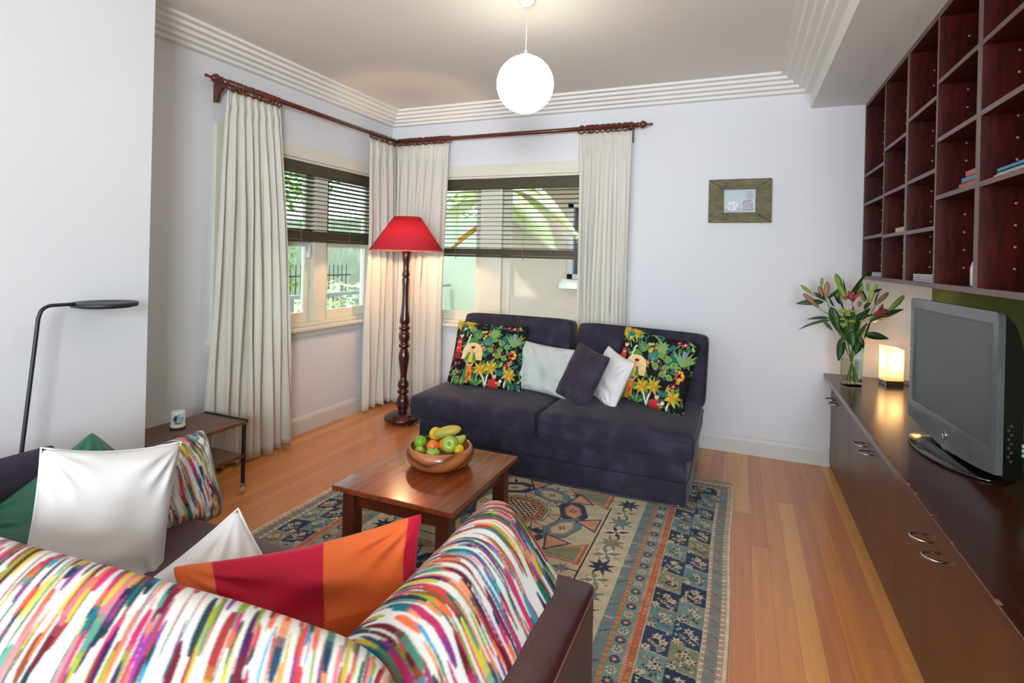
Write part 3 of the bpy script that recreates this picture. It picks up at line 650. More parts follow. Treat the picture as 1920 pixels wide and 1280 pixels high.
# ================= RUG =================
def make_rug():
    x0, x1, y0, y1 = -2.36, -.012, .95, 3.90; w, h = x1 - x0, y1 - y0
    c = Canvas(w, h, .0042, lin((200, 186, 154)))
    cream, cream2, teal, teal2, navy, navy2, rust, salmon, blk, sage, gold = [lin(q) for q in ((208, 194, 162), (226, 213, 184), (122, 150, 146), (104, 140, 144), (40, 66, 100), (34, 54, 84), (192, 104, 70), (214, 156, 120), (42, 36, 38), (138, 142, 112), (196, 140, 84))]
    rng = random.Random(5)
    B = [0, .018, .042, .046, .083, .086, .098, .313, .316, .358, .361, .42, .423, .434, .437, .485]
    # border bands, painted along each of the four sides in a local frame (d = distance from edge, s = along)
    def side(mapf, L, d_lo):
        def R(d0, d1, s0, s1, col):
            P = [mapf(d0, s0), mapf(d1, s0), mapf(d1, s1), mapf(d0, s1)]; c.poly(P, col)
        def PL(pts, col): c.poly([mapf(*p) for p in pts], col)
        def LN(a, b, wd, col): p, q = mapf(*a), mapf(*b); c.line(*p, *q, wd, col)
        def clip(d): return d, L - d
        def seg(d0, d1, col): PL([(d0, d0), (d1, d1), (d1, L - d1), (d0, L - d0)], col)
        seg(0, .018, cream2); seg(.014, .018, salmon); seg(.018, .098, teal); seg(.098, .316, teal2); seg(.316, .36, rust); seg(.36, .42, teal); seg(.42, .436, gold); seg(.436, .485, teal2)
        # beads
        s = .02
        while s < L - .03:
            for d0, d1, pal in ((.020, .034, (salmon, cream2)), (.084, .097, (salmon, cream2)), (.420, .435, (rust, gold))):
                if s > d0 and s < L - d1: R(d0, d1, s, s + .013, pal[int(s / .0165) % 2])
            s += .0165
        # outer zigzag
        s = .04; k = 0
        while s < L - .06:
            LN((.037, s), (.081, s + .024), .005, rust); LN((.081, s + .024), (.037, s + .048), .005, rust)
            if k % 2: LN((.045, s + .012), (.07, s + .03), .003, blk)
            s += .048; k += 1
        # main panels : alternating navy / teal cells with branches and small flowers
        s = .10; k = 0; cell = .142
        while s < L - .10 - cell * .5:
            for half in (0, 1):
                d0 = .100 + half * .108; d1 = d0 + .106; sh = s + half * cell * .45
                cols = (navy, teal2, navy2, teal) ; base = cols[(k + half) % 4] if (k + half) % 2 == 0 else (teal, sage, teal2)[k % 3]
                PL([(d0, sh), (d1, sh + .02), (d1, sh + cell + .02), (d0, sh + cell)], base)
                LN((d0, sh), (d1, sh + .02), .004, cream); 
                dk = blk if base in (teal, sage, teal2) else cream
                LN((d0 + .018, sh + .03), (d0 + .085, sh + .075), .013, dk); LN((d0 + .018, sh + .03), (d0 + .085, sh + .075), .007, base); 
                for q in range(5): 
                    a = .1 + q * .2; LN((d0 + .018 + .067 * a, sh + .03 + .045 * a - .004), (d0 + .018 + .067 * a, sh + .03 + .045 * a + .004), .003, dk)
                for (fd, fs) in ((.05, .105), (.028, .078), (.088, .03)):
                    x_, y_ = mapf(d0 + fd, sh + fs); c.star(x_, y_, .026, .014, 6, blk, rng.uniform(0, 1)); c.star(x_, y_, .024, .012, 6, cream, rng.uniform(0, 1)); c.oval(x_, y_, .006, .006, (rust if rng.random() < .4 else base))
                    c.line(x_, y_, *mapf(d0 + fd + rng.uniform(-.03, .03), sh + fs - .035), .003, dk)
                for _ in range(9):
                    x_, y_ = mapf(d0 + rng.uniform(.01, .098), sh + rng.uniform(.01, .14)); c.star(x_, y_, .011, .004, 3, rng.choice((cream, blk, cream, salmon)), rng.uniform(0, 3))
            s += cell; k += 1
        LN((.208, .21), (.208, L - .21), .004, cream)
        LN((.098, .1), (.098, L - .1), .004, cream); LN((.3155, .32), (.3155, L - .32), .005, cream)
        # rust stripe with comb
        s = .32
        while s < L - .33:
            LN((.345, s), (.359, s + .008), .0035, cream2); R(.320, .340, s, s + .006, rng.choice((gold, salmon, rust))); LN((.352, s), (.36, s), .002, blk)
            s += .0125
        # flower stripe
        s = .40; k = 0
        while s < L - .40:
            x_, y_ = mapf(.39, s); c.oval(x_, y_, .021, .021, cream if k % 2 else navy2)
            c.star(x_, y_, .021, .007, 6, navy2 if k % 2 else rust, .3 * k); c.oval(x_, y_, .006, .006, cream); s += .056; k += 1
        # inner zigzag
        s = .45; k = 0
        while s < L - .45:
            LN((.44, s), (.48, s + .03), .004, rust); LN((.48, s + .03), (.44, s + .06), .004, blk if k % 3 == 0 else rust); s += .06; k += 1
    side(lambda d, s: (w - d, s), h, 0); side(lambda d, s: (d, s), h, 0); side(lambda d, s: (s, h - d), w, 0); side(lambda d, s: (s, d), w, 0)
    # cream star band
    c.rect(.485, w - .485, .485, h - .485, cream)
    for _ in range(700):
        x_, y_ = rng.uniform(.49, w - .49), rng.uniform(.49, h - .49); c.rect(x_, x_ + rng.uniform(.02, .09), y_, y_ + .005, tuple(q * rng.uniform(.86, 1.06) for q in cream))
    def star8(x_, y_, k, r=.066):
        c.star(x_, y_, r * 1.12, r * .5, 8, blk, PI / 8); c.star(x_, y_, r * .98, r * .42, 8, cream, PI / 8)
        for q in range(8):
            a = PI / 8 + q * PI / 4; col = (navy2, teal2, sage)[k % 3] if q % 2 == 0 or k % 2 else cream2
            c.poly([(x_, y_), (x_ + r * .45 * math.cos(a - PI / 8), y_ + r * .45 * math.sin(a - PI / 8)), (x_ + r * math.cos(a), y_ + r * math.sin(a)), (x_ + r * .45 * math.cos(a + PI / 8), y_ + r * .45 * math.sin(a + PI / 8))], col)
        c.oval(x_, y_, .008, .008, rust)
    off = .58; k = 0
    ny = int((h - 2 * off) / .112)
    for i in range(ny + 1):
        y_ = off + (h - 2 * off) * i / ny; star8(w - off, y_, k); star8(off, y_, k + 1); k += 1
    nx = int((w - 2 * off) / .14)
    for i in range(1, nx):
        x_ = off + (w - 2 * off) * i / nx; star8(x_, h - off, k); star8(x_, off, k + 1); k += 1
    # medallions
    cx = w / 2
    def medallion(cy):
        R1 = .50
        # corner triangles with rust borders
        for sx in (-1, 1):
            for sy in (-1, 1):
                P = [(cx + sx * .49, cy + sy * .42), (cx + sx * .49, cy + sy * .21), (cx + sx * .18, cy + sy * .40)]
                c.poly(P, rust); g = [(p[0] * .86 + sum(q[0] for q in P) / 3 * .14, p[1] * .86 + sum(q[1] for q in P) / 3 * .14) for p in P]; c.poly(g, salmon)
                g = [(p[0] * .72 + sum(q[0] for q in P) / 3 * .28, p[1] * .72 + sum(q[1] for q in P) / 3 * .28) for p in P]; c.poly(g, sage)
                star8(cx + sx * .42, cy + sy * .47, 1, .036)
        # big blue frame
        oc = lambda r, a0=PI / 8: [(cx + r * math.cos(a0 + q * PI / 4), cy + r * .88 * math.sin(a0 + q * PI / 4)) for q in range(8)]
        # hexagon lozenges around the octagon
        for q in range(8):
            a = q * PI / 4 + PI / 8; x_, y_ = cx + .335 * math.cos(a), cy + .335 * .84 * math.sin(a)
            t = a + PI / 2; ca, sa = math.cos(t), math.sin(t)
            H = lambda L_, W_: [(x_ + ca * u_ * L_ - sa * v_ * W_, y_ + sa * u_ * L_ + ca * v_ * W_) for u_, v_ in ((-1, 0), (-.45, .8), (.45, .8), (1, 0), (.45, -.8), (-.45, -.8))]
            col = (navy, teal2)[q % 2]
            c.poly(H(.164, .098), blk); c.poly(H(.158, .094), col)
            c.poly(H(.098, .060), salmon if q % 2 else rust); c.poly(H(.084, .050), cream if q % 3 else salmon); c.star(x_, y_, .03, .012, 4, blk, t); c.star(x_, y_, .02, .01, 4, rust, t + .7); c.oval(x_, y_, .007, .007, cream)
            for e in (-1, 1):
                c.star(x_ + ca * .11 * e, y_ + sa * .11 * e, .014, .005, 4, cream, t)
        # outer triangles
        for q in range(8):
            a = q * PI / 4; x_, y_ = cx + .44 * math.cos(a), cy + .44 * .86 * math.sin(a); 
            tr = lambda r, sc: [(x_ + r * math.cos(a + PI + sc * 2 * PI / 3 * j), y_ + r * math.sin(a + PI + 2 * PI / 3 * j)) for j in range(3)]
            c.poly(tr(.098, 1), navy); c.poly(tr(.076, 1), salmon)
            x_, y_ = cx + .235 * math.cos(a), cy + .235 * .86 * math.sin(a); c.poly(tr(.058, 1), navy); c.poly(tr(.044, 1), cream); c.poly(tr(.026, 1), salmon)
        c.poly(oc(.205), blk); c.poly(oc(.199), cream); c.poly(oc(.188), blk); c.poly(oc(.184), sage); c.poly(oc(.17), rust)
        for q in range(40):
            a = q * PI / 20; c.oval(cx + .155 * math.cos(a), cy + .155 * .88 * math.sin(a), .007, .007, gold if q % 2 else blk)
        c.poly(oc(.135), blk); c.poly(oc(.13), cream)
        n_ = 11; st = .0175
        for i in range(-7, 8):
            for j in range(-7, 8):
                if (i + j) % 2 == 0 and math.hypot(i, j / .88) * st < .118: c.rect(cx + i * st - st / 2, cx + i * st + st / 2, cy + j * st - st / 2, cy + j * st + st / 2, blk)
    fr0, fr1 = .675, h - .60
    for (a, b) in ((cx - .50, cx + .50),):
        for e in (-1, 1):
            c.rect(cx + e * .505 - .005, cx + e * .505 + .005, .66, h - .66, blk)
    y_ = 2.99 - y0
    while y_ > .9: 
        medallion(y_); c.rect(cx - .5, cx + .5, y_ - .475 - .004, y_ - .475 + .004, blk); y_ -= .95
    c.rect(cx - .5, cx + .5, 2.99 - y0 + .33 + .0, 2.99 - y0 + .335, blk) if False else None
    # woven unevenness of the wool
    ns = np.random.RandomState(2).rand(c.ny, c.nx, 1); c.a *= (.86 + .26 * ns)
    c.a *= (.96 + .07 * np.sin(c.Y * 60 + np.sin(c.X * 9))[..., None])
    X = x0 + c.X + .004 * np.sin(c.Y * 5.1) * (c.X > w * .9); Y = y0 + c.Y + .006 * np.sin(c.X * 3.3)
    Z = .009 + .0012 * np.sin(c.X * 21 + c.Y * 3) * np.sin(c.Y * 13)
    P = np.stack([X, Y, Z], -1)[None]
    o = gridmesh('patterned_rug', P, attrmat('knotted_wool', .95, .1, .5, 420)); paint(o, c.a)
    o.location = (0, 0, 0)
    tag(o, 'faded blue and cream wool rug with star border under the coffee table', 'rug')
    md = o.modifiers.new('pile', 'SOLIDIFY'); md.thickness = .008; md.offset = -1
    m = MB(); rng2 = random.Random(8)
    for i in range(420):
        x = x0 + .01 + (w - .02) * i / 419; L = rng2.uniform(.05, .085)
        p = Vector((x, y1 + .004 * math.sin(x * 3), .008)); pts = [p, p + Vector((rng2.uniform(-.01, .01), L * .5, .003)), p + Vector((rng2.uniform(-.025, .025), L, -.003))]
        m.tube(pts, [.003, .0026, .0014], 4, False)
    f = obj('fringe', m, M_('cream_fringe', (206, 190, 160), .95, c2=(190, 172, 142), scale=40), o); f['kind'] = 'stuff'
make_rug()
# ================= NAVY SOFA =================
def seam(m, x0, x1, y0, y1, z, r=.02, rad=.003, faces='FLR'):
    pts = [(x0, y1, z), (x0, y0 + r, z), (x0 + r * .3, y0 + r * .3, z), (x0 + r, y0, z), (x1 - r, y0, z), (x1 - r * .3, y0 + r * .3, z), (x1, y0 + r, z), (x1, y1, z)]
    m.tube(pts, rad, 5)
SX0, SX1, SY0, SY1 = -2.145, -.268, 3.385, 4.44
V = MT['velvet']
t = thing('velvet_sofa', 'armless dark navy velvet sofa with two seat cushions in front of the window', 'sofa', ((SX0 + SX1) / 2, 3.9, 0))
m = MB().rbox(SX0, SX1, SY0 + .012, SY1, .165, .31, .015, 6); obj('sofa_base', m, V, t)
m = MB().rbox(SX0 - .002, SX1 + .004, SY0, SY1, .03, .17, .015, 6); obj('plinth_panel', m, V, t)
XM = -1.215
for a, b in ((SX0 - .055, XM), (XM + .004, SX1 + .045)):
    s = obj('seat_cushion', MB().rbox(a, b, SY0 - .055, SY1 - .28, .305, .482, .045, 12, (0, .008, .022)), V, t, sub=1)
    m = MB(); seam(m, a - .001, b + .001, SY0 - .058, SY1 - .30, .435, .045); obj('seam_piping', m, V, s)
def back_cushion(a, b, z0, z1, y0, y1, lean, tw=0):
    c = Vector(((a + b) / 2, (y0 + y1) / 2, z0)); M = Matrix.Translation(c) @ Matrix.Rotation(lean, 4, 'X') @ Matrix.Rotation(tw, 4, 'Y') @ Matrix.Translation(-c)
    s = obj('back_cushion', MB().rbox(a, b, y0, y1, z0, z1, .05, 12, (0, .03, .006), M), V, t, sub=1)
    m = MB(); pts = []
    for k in range(41):
        q = k / 40 * 2 * PI; e = .22; cx, sz = math.cos(q), math.sin(q)
        X = (b - a) / 2 * (1 if cx > 0 else -1) * abs(cx) ** e; Z = (z1 - z0) / 2 * (1 if sz > 0 else -1) * abs(sz) ** e
        pts.append(M @ Vector(((a + b) / 2 + X * .995, y0 + .028, (z0 + z1) / 2 + Z * .995)))
    m.tube(pts, .004, 6, False); obj('seam_piping', m, V, s)
back_cushion(-2.215, -1.235, .45, 1.0, 4.12, 4.33, math.radians(-8), 0)
back_cushion(-1.20, -.215, .44, .975, 4.10, 4.31, math.radians(-8), math.radians(1.5))
obj('back_panel', MB().rbox(SX0, SX1, 4.32, SY1, .30, .60, .02, 6), V, t)
for x_ in (SX0 + .05, SX1 - .05):
    for y_ in (SY0 + .06, SY1 - .06): obj('foot', MB().lathe((x_, y_, 0), [(.001, .0), (.016, .0), (.02, .01), (.02, .032), (.001, .032)], 12), MT['chrome'], t)
# ---------------- printed cushions ----------------
def jungle(seed, w=.52, h=.48):
    c = Canvas(w, h, .0024, lin((20, 18, 22))); rng = random.Random(seed); S = h / .48
    gr = [lin(q) for q in ((84, 130, 62), (120, 158, 92), (60, 104, 58), (150, 176, 80), (36, 110, 112), (28, 92, 98))]
    yl, yd, red, org, wht, skin, blu, bark, tan = [lin(q) for q in ((214, 190, 60), (176, 150, 40), (204, 52, 56), (232, 128, 40), (226, 218, 206), (224, 176, 146), (126, 142, 178), (92, 70, 74), (232, 200, 142))]
    def flower(x, y, r, col, cen=wht, n=5): c.star(x, y, r, r * .42, n, col, rng.uniform(0, 2)); c.oval(x, y, r * .22, r * .22, cen)
    for _ in range(330):
        c.leaf(rng.uniform(0, w), rng.uniform(0, h), rng.uniform(.03, .07), rng.uniform(.008, .018), rng.uniform(0, 2 * PI), rng.choice(gr))
    for _ in range(26): c.rect(0, 0, 0, 0, wht); c.oval(rng.uniform(0, w), rng.uniform(0, h), .028, .022, lin((20, 18, 22)))
    def palm(x, y, H, dx):
        for k in range(8): c.line(x + dx * (k / 8) ** 1.5, y + H * k / 8, x + dx * ((k + 1) / 8) ** 1.5, y + H * (k + 1) / 8, .011, wht)
        for a in range(9): c.leaf(x + dx, y + H, .062, .019, a * 2 * PI / 9 + .2, yl if a % 2 else yd, gr[2])
        c.oval(x + dx, y + H, .011, .011, org)
    def fern(x, y, L, ang, col):
        for k in range(9):
            t_ = k / 9; bx, by = x + L * t_ * math.cos(ang), y + L * t_ * math.sin(ang)
            for s in (-1, 1): c.leaf(bx, by, L * .36 * (1 - t_ * .6), .008, ang + s * 1.0, col)
        c.line(x, y, x + L * math.cos(ang), y + L * math.sin(ang), .003, col)
    # upper foliage
    for (x, y, r) in ((.27, .385, .024), (.44, .445, .024), (.40, .452, .018), (.245, .275, .024), (.49, .37, .018), (.07, .085, .02), (.045, .15, .018), (.445, .17, .02), (.42, .15, .02), (.46, .2, .016), (.08, .15, .018)): flower(x, y, r, red)
    for (x, y) in ((.22, .40), (.245, .37), (.235, .352), (.24, .405)): c.oval(x, y, .010, .010, yl); c.oval(x, y, .004, .004, org)
    for (x, y) in ((.31, .30), (.375, .24)): c.oval(x, y, .010, .010, org); c.oval(x - .003, y + .003, .004, .004, yl)
    for k in range(5): c.leaf(.185, .335, .085, .022, .9 + k * .33, gr[1] if k % 2 else gr[0], gr[2])
    for k in range(9): c.leaf(.31, .395, .05, .024, k * .7, gr[1])
    c.oval(.27, .325, .042, .032, gr[4], .3)
    for k in range(7): c.line(.27, .30, .27 + .045 * math.cos(.3 + k * .4), .32 + .035 * math.sin(.3 + k * .4), .0025, gr[1])
    fern(.385, .29, .085, 1.5, gr[4]); fern(.40, .30, .08, 1.2, gr[5])
    for k in range(8): c.line(.165 + k * .007, .385 + .008 * math.sin(k * 1.4), .172 + k * .007, .385 + .008 * math.sin((k + 1) * 1.4), .005, gr[4])
    # twisting tree with round leaves
    for (a, b) in (((.325, .12), (.345, .22)), ((.345, .22), (.33, .30)), ((.345, .2), (.40, .26)), ((.33, .25), (.30, .31)), ((.345, .22), (.37, .30))): c.line(*a, *b, .009, bark)
    for (x, y, a) in ((.37, .325, .2), (.32, .345, 2.2), (.30, .265, 2.9), (.365, .27, .3), (.36, .225, 0), (.405, .215, -.3), (.415, .3, .6)):
        c.leaf(x - .022 * math.cos(a), y - .022 * math.sin(a), .05, .038, a, gr[3]); c.leaf(x - .018 * math.cos(a), y - .018 * math.sin(a), .042, .028, a, gr[0], gr[3])
    # right reeds and orange blossom cluster
    for k in range(7): c.leaf(.46, .30, .12, .014, .7 + k * .25, gr[1])
    for k in range(9): c.oval(.465 + .02 * math.cos(k * 1.9), .245 + .024 * math.sin(k * 1.3), .010, .010, (org, yl, red)[k % 3])
    for k in range(3): c.oval(.455, .36 + k * .016, .010, .013, blu)
    # figure standing before an arch
    c.oval(.165, .235, .078, .075, tan); c.rect(.08, .25, .13, .2, lin((20, 18, 22))); c.rect(.088, .243, .178, .235, tan)
    for k in range(5): c.line(.10, .19 + k * .014, .235, .192 + k * .014, .0015, yd)
    for k in range(7): c.leaf(.15, .31, .05, .014, .2 + k * .45, gr[0])
    c.poly([(.118, .03), (.19, .03), (.178, .16), (.135, .16)], gr[0]); c.poly([(.135, .03), (.186, .03), (.172, .15), (.146, .15)], org); c.oval(.163, .075, .011, .016, red); c.oval(.155, .055, .007, .009, red)
    c.poly([(.108, .165), (.135, .232), (.185, .232), (.208, .165), (.185, .155), (.13, .155)], gr[0]); c.poly([(.143, .16), (.176, .16), (.174, .215), (.146, .215)], yl)
    for s in (-1, 1): c.line(.16 + s * .03, .17, .16 + s * .016, .135, .008, skin)
    c.line(.144, .135, .176, .135, .009, skin); c.oval(.16, .148, .011, .006, gr[4])
    c.poly([(.15, .21), (.172, .21), (.172, .238), (.15, .238)], skin); c.oval(.162, .256, .015, .019, skin); c.oval(.165, .272, .017, .010, lin((60, 30, 28))); c.oval(.168, .279, .010, .006, red)
    for s in (-1, 1): c.oval(.16 + s * .006, .258, .0022, .0018, lin((40, 24, 22)))
    c.oval(.161, .246, .004, .0018, red)
    for k in range(4): c.oval(.09 + k * .02, .022, .012, .010, (red, wht, gr[1], org)[k])
    # figure in red at the upper left
    c.poly([(.022, .21), (.075, .20), (.068, .33), (.032, .33)], red); c.poly([(.018, .185), (.078, .18), (.074, .23), (.02, .235)], lin((150, 36, 40))); c.oval(.056, .36, .015, .019, skin); c.oval(.05, .375, .016, .011, lin((50, 28, 26))); c.line(.035, .30, .068, .315, .009, skin); c.line(.03, .265, .055, .26, .008, skin); c.oval(.068, .325, .010, .014, lin((70, 54, 50)))
    for k in range(6): c.line(.10 + .004 * k, .19 + .03 * k, .104 + .006 * k, .22 + .03 * k, .010, wht)
    # bust in red at the lower right
    c.poly([(.305, .0), (.375, .0), (.382, .03), (.36, .056), (.33, .056), (.308, .035)], red); c.oval(.352, .078, .015, .019, skin); c.oval(.346, .096, .018, .011, lin((60, 36, 30))); c.line(.36, .03, .392, .045, .008, skin); c.oval(.396, .05, .010, .012, wht); c.oval(.385, .028, .012, .012, gr[3])
    palm(.285, .0, .115, -.045) ; palm(.29, .01, .125, .03); palm(.07, .40, .055, .03); palm(.0, .40, .05, .02); palm(.42, .01, .09, .03)
    for k in range(6): c.leaf(.385, .085, .05, .013, .5 + k * .4, gr[4])
    for k in range(6): c.leaf(.075, .42, .04, .012, .7 + k * .4, gr[4])
    for k in range(10): c.leaf(.03 + k * .011, .0, rng.uniform(.06, .1), .012, 1.2 + rng.uniform(-.4, .5), gr[k % 3])
    for k in range(6): c.leaf(.215, .0, .075, .015, .6 + k * .4, gr[(k % 2) + 1])
    return c
PM = attrmat('printed_cotton', .8, 0, .1, 300)
def onseat(nm, lb, c, r, u, w, h, t, mat, **k): return cushion(nm, lb, c, r, u, w, h, t, mat, **k)
onseat('printed_cushion', 'black jungle print cushion with figures at the left end of the navy sofa', (-1.785, 3.80, .733), (.988, .151, -.033), (-.031, .407, .913), .60, .52, .15, PM, canvas=jungle(3, .60 * .9, .48), seed=1, pinch=.06, wr=.003)
onseat('printed_cushion', 'black jungle print cushion with figures at the right end of the navy sofa', (-.545, 3.84, .74), (.95, -.26, -.12), (.12, .30, .95), .57, .52, .15, PM, canvas=jungle(4, .57 * .92, .48), seed=2, pinch=.06, wr=.003)
onseat('plain_cushion', 'pale grey linen cushion right of the left jungle print cushion', (-1.335, 3.83, .668), (.99, -.06, -.08), (.061, .32, .95), .45, .37, .13, MT['greycloth'], seed=3, wr=.006, n=70)
onseat('plain_cushion', 'small charcoal velvet cushion standing between the grey and white cushions', (-1.015, 3.72, .672), (.80, -.52, -.20), (.255, .30, .94), .33, .42, .14, MT['velvet2'], seed=4, wr=.003, n=60)
onseat('plain_cushion', 'narrow white cushion tucked against the right jungle print cushion', (-.83, 3.80, .66), (.66, -.70, -.18), (.26, .2, .94), .36, .38, .12, MT['whitecloth'], seed=5, wr=.004, n=60)
cv = Canvas(.42, .42, .01, lin((10, 96, 62))); cv.poly([(0, .42), (.42, .42), (.42, .3), (0, .22)], lin((196, 36, 52)))
cushion('plain_cushion', 'green and red cushion peeking out behind the left jungle print cushion', (-1.97, 4.01, .74), (.97, -.1, 0), (.12, .24, .96), .42, .42, .12, PM, canvas=cv, seed=6)
cushion('plain_cushion', 'mustard yellow cushion glimpsed in the gap between the navy backrests', (-1.215, 4.43, .76), (1, 0, 0), (0, .12, .99), .34, .36, .09, M_('mustard_cotton', (214, 168, 30), .85, c2=(200, 152, 24), scale=8), seed=7)

# ================= STRIPED SOFA (foreground) =================
LT = MT['leather']
FX0, FX1, FY0, FY1 = -2.51, -.36, .30, 1.53
t = thing('leather_sofa', 'burgundy leather sofa in the foreground covered with loose cushions', 'sofa', (-1.43, .9, 0))
obj('sofa_base', MB().rbox(FX0 + .02, FX1 - .02, FY0 + .02, FY1 - .02, .07, .31, .02, 6), LT, t)
for a, b in ((FX0 + .16, -1.435), (-1.43, FX1 - .155)): obj('seat_cushion', MB().rbox(a, b, FY0 + .18, FY1 - .005, .30, .43, .035, 10, (0, .004, .012)), MT['seatleather'], t, sub=1)
for a, b in ((FX0, FX0 + .155), (FX1 - .155, FX1)):
    s = obj('sofa_arm', MB().rbox(a, b, FY0, FY1, .06, .578, .022, 10, (0, 0, .006)), LT, t)
    m = MB()
    m.tube([(b + .001 if b == FX1 else a - .001, FY0 + .02, .56), (b + .001 if b == FX1 else a - .001, FY1 - .02, .56), (b - .01 if b == FX1 else a + .01, FY1 + .0005, .56), (a + .02 if b == FX1 else b - .02, FY1 + .001, .56)], .0022, 5)
    obj('stitched_seam', m, M_('seam_thread', (128, 92, 94), .6, c2=(118, 84, 86), scale=60), s)
obj('backrest', MB().rbox(FX0 + .1, FX1 - .1, FY0, FY0 + .19, .06, .66, .04, 8), LT, t)
for x_ in (FX0 + .1, FX1 - .1):
    for y_ in (FY0 + .1, FY1 - .1): obj('foot', MB().lathe((x_, y_, 0), [(.001, 0.012), (.02, 0.012), (.028, .05), (.03, .075), (.001, .075)], 12), MT['mahog'], t)
PAL = [lin(q) for q in ((0, 118, 128), (22, 70, 100), (62, 28, 92), (140, 52, 150), (206, 38, 110), (222, 62, 74), (240, 110, 62), (176, 54, 52), (112, 28, 48), (150, 176, 40), (210, 196, 56), (0, 118, 84), (36, 150, 190), (236, 130, 150), (150, 78, 40), (90, 160, 140), (24, 60, 70), (240, 150, 90))]
def stripes(w, h, res, seed, slope=0, wmin=.003, wmax=.0115, cover=1.6, Lk=1, wk=1):
    wmin, wmax = wmin * wk, wmax * wk
    h = h * 2
    c = Canvas(w, h, res, lin((232, 232, 228))); rng = random.Random(seed); area = 0; ex = abs(slope) * h
    while area < cover * (w + ex) * h:
        bw = rng.uniform(wmin, wmax) if rng.random() < .75 else rng.uniform(wmax, wmax * 1.6); L = rng.uniform(.05, .20) * (1.25 if bw < .007 else 1) * Lk
        x = rng.uniform(-ex, w + ex); y = rng.uniform(-.08, h); area += bw * L
        n = rng.choice((1, 2, 2, 3)); cols = [rng.choice(PAL) for _ in range(n)]; sh = rng.uniform(.82, 1.2); m_ = n * 5; cur = rng.uniform(-.05, .05)
        for k in range(m_):
            t0, t1 = k / m_, (k + 1) / m_ + .02; g = (t0 + t1) / 2 * n; i0 = min(n - 1, int(g)); f = max(0, (g - i0) - .65) / .35 if i0 + 1 < n else 0
            A, Bc = cols[i0], cols[min(n - 1, i0 + 1)]; col = tuple(min(1, (A[i] * (1 - f) + Bc[i] * f) * sh) for i in range(3))
            wa, wb = [bw / 2 * (1 - (2 * t - 1) ** 6 * .55) for t in (t0, min(1, t1))]
            ya, yb = y + L * t0, y + L * t1; xa, xb = x + slope * ya + cur * L * (t0 - .5) ** 2 * 2, x + slope * yb + cur * L * (t1 - .5) ** 2 * 2
            c.poly([(xa - wa, ya), (xb - wb, yb), (xb + wb, yb), (xa + wa, ya)], col)
    a = c.a; a[1:-1] = .25 * a[:-2] + .5 * a[1:-1] + .25 * a[2:]; 
    for _ in range(2): a[:, 1:-1] = .25 * a[:, :-2] + .5 * a[:, 1:-1] + .25 * a[:, 2:]
    c.a = a * .93 + .07 * a.mean(-1, keepdims=True); return c
SM = attrmat('brushstroke_linen', .85, 0, .12, 260)
cushion('striped_cushion', 'bulky brushstroke striped cushion leaning on the right sofa arm', (-.635, 1.235, .548), (0, 1, .02), (-.62, 0, .78), .78, .37, .33, SM, canvas=stripes(.92, .56, .0019, 4, .15, Lk=1.1, wk=1.25), back='wrap', seed=11, pinch=.04, wr=.0015, power=4.5, even=True)
cushion('striped_cushion', 'long brushstroke striped cushion along the near backrest, closest to the viewer', (-1.34, .685, .553), (1, .06, .02), (.014, -.24, .97), 1.74, .47, .32, SM, canvas=stripes(1.90, .70, .0021, 7, -.62, Lk=1.1, wk=1.2), back='wrap', seed=12, pinch=.015, wr=.0015, power=9, even=True)
cushion('striped_cushion', 'brushstroke striped cushion by the trolley at the far left of the sofa', (-2.12, 1.44, .525), (0, 1, .0), (-.35, 0, .94), .50, .38, .24, SM, canvas=stripes(.62, .50, .002, 9, -.15, Lk=.8), back='wrap', seed=13, pinch=.05, wr=.003, power=3.6, even=True)
cushion('velvet_bolster', 'dark velvet bolster lying on the left sofa arm behind the green cushion', (-2.43, .86, .645), (0, 1, 0), (-.2, 0, .97), .80, .17, .13, MT['velvet2'], seed=14, pinch=.02, wr=.002)
a_ = math.radians(42); r0, u0 = Vector((.50, .86, 0)), Vector((-.62, .36, .70))
o_ = cushion('plain_cushion', 'shiny emerald green cushion standing on its corner against the left arm', (-2.19, 1.22, .53), r0 * math.cos(a_) + u0 * math.sin(a_), -r0 * math.sin(a_) + u0 * math.cos(a_), .47, .47, .13, M_('emerald_satin', (12, 92, 68), .45, c2=(54, 78, 64), scale=7, stretch=(1, 1, 3), sheen=.3, mixr=(.5, .75)), seed=15, n=80, wr=.005)
WR, WU = (.42, .90, -.16), (-.30, .12, .95)
o_ = cushion('plain_cushion', 'large white cotton cushion propped in the left corner of the near sofa', (-1.925, 1.13, .562), WR, WU, .40, .54, .25, MT['whitecloth'], seed=16, n=160, wr=.006, pinch=.085, sharp=.42, fold=.006)
edge_piping(o_, (-1.925, 1.13, .562), WR, WU, .40, .54, .085, MT['whitecloth'], .0035)
q1, q2 = Vector((.80, .60, .0)), Vector((-.30, .35, .85)); WR, WU = tuple(q1 * .80 + q2 * .60), tuple(-q1 * .60 + q2 * .80)
o_ = cushion('plain_cushion', 'smaller white cushion with corded edge behind the orange and crimson cushion', (-1.44, 1.13, .385), WR, WU, .46, .44, .17, MT['whitecloth'], seed=17, n=100, wr=.006)
edge_piping(o_, (-1.44, 1.13, .385), WR, WU, .46, .44, .07, MT['whitecloth'], .004)
co = Canvas(.60, .44, .004, lin((222, 104, 46))); cr, dk = lin((188, 14, 54)), lin((168, 26, 40)); og, og2 = lin((226, 110, 52)), lin((206, 88, 30))
co.rect(.09, .34, 0, .44, dk); co.rect(.09, .34, .26, .44, cr); co.rect(.34, .60, 0, .2, og2); co.rect(.56, .60, 0, .44, cr); co.rect(0, .09, 0, .44, og)
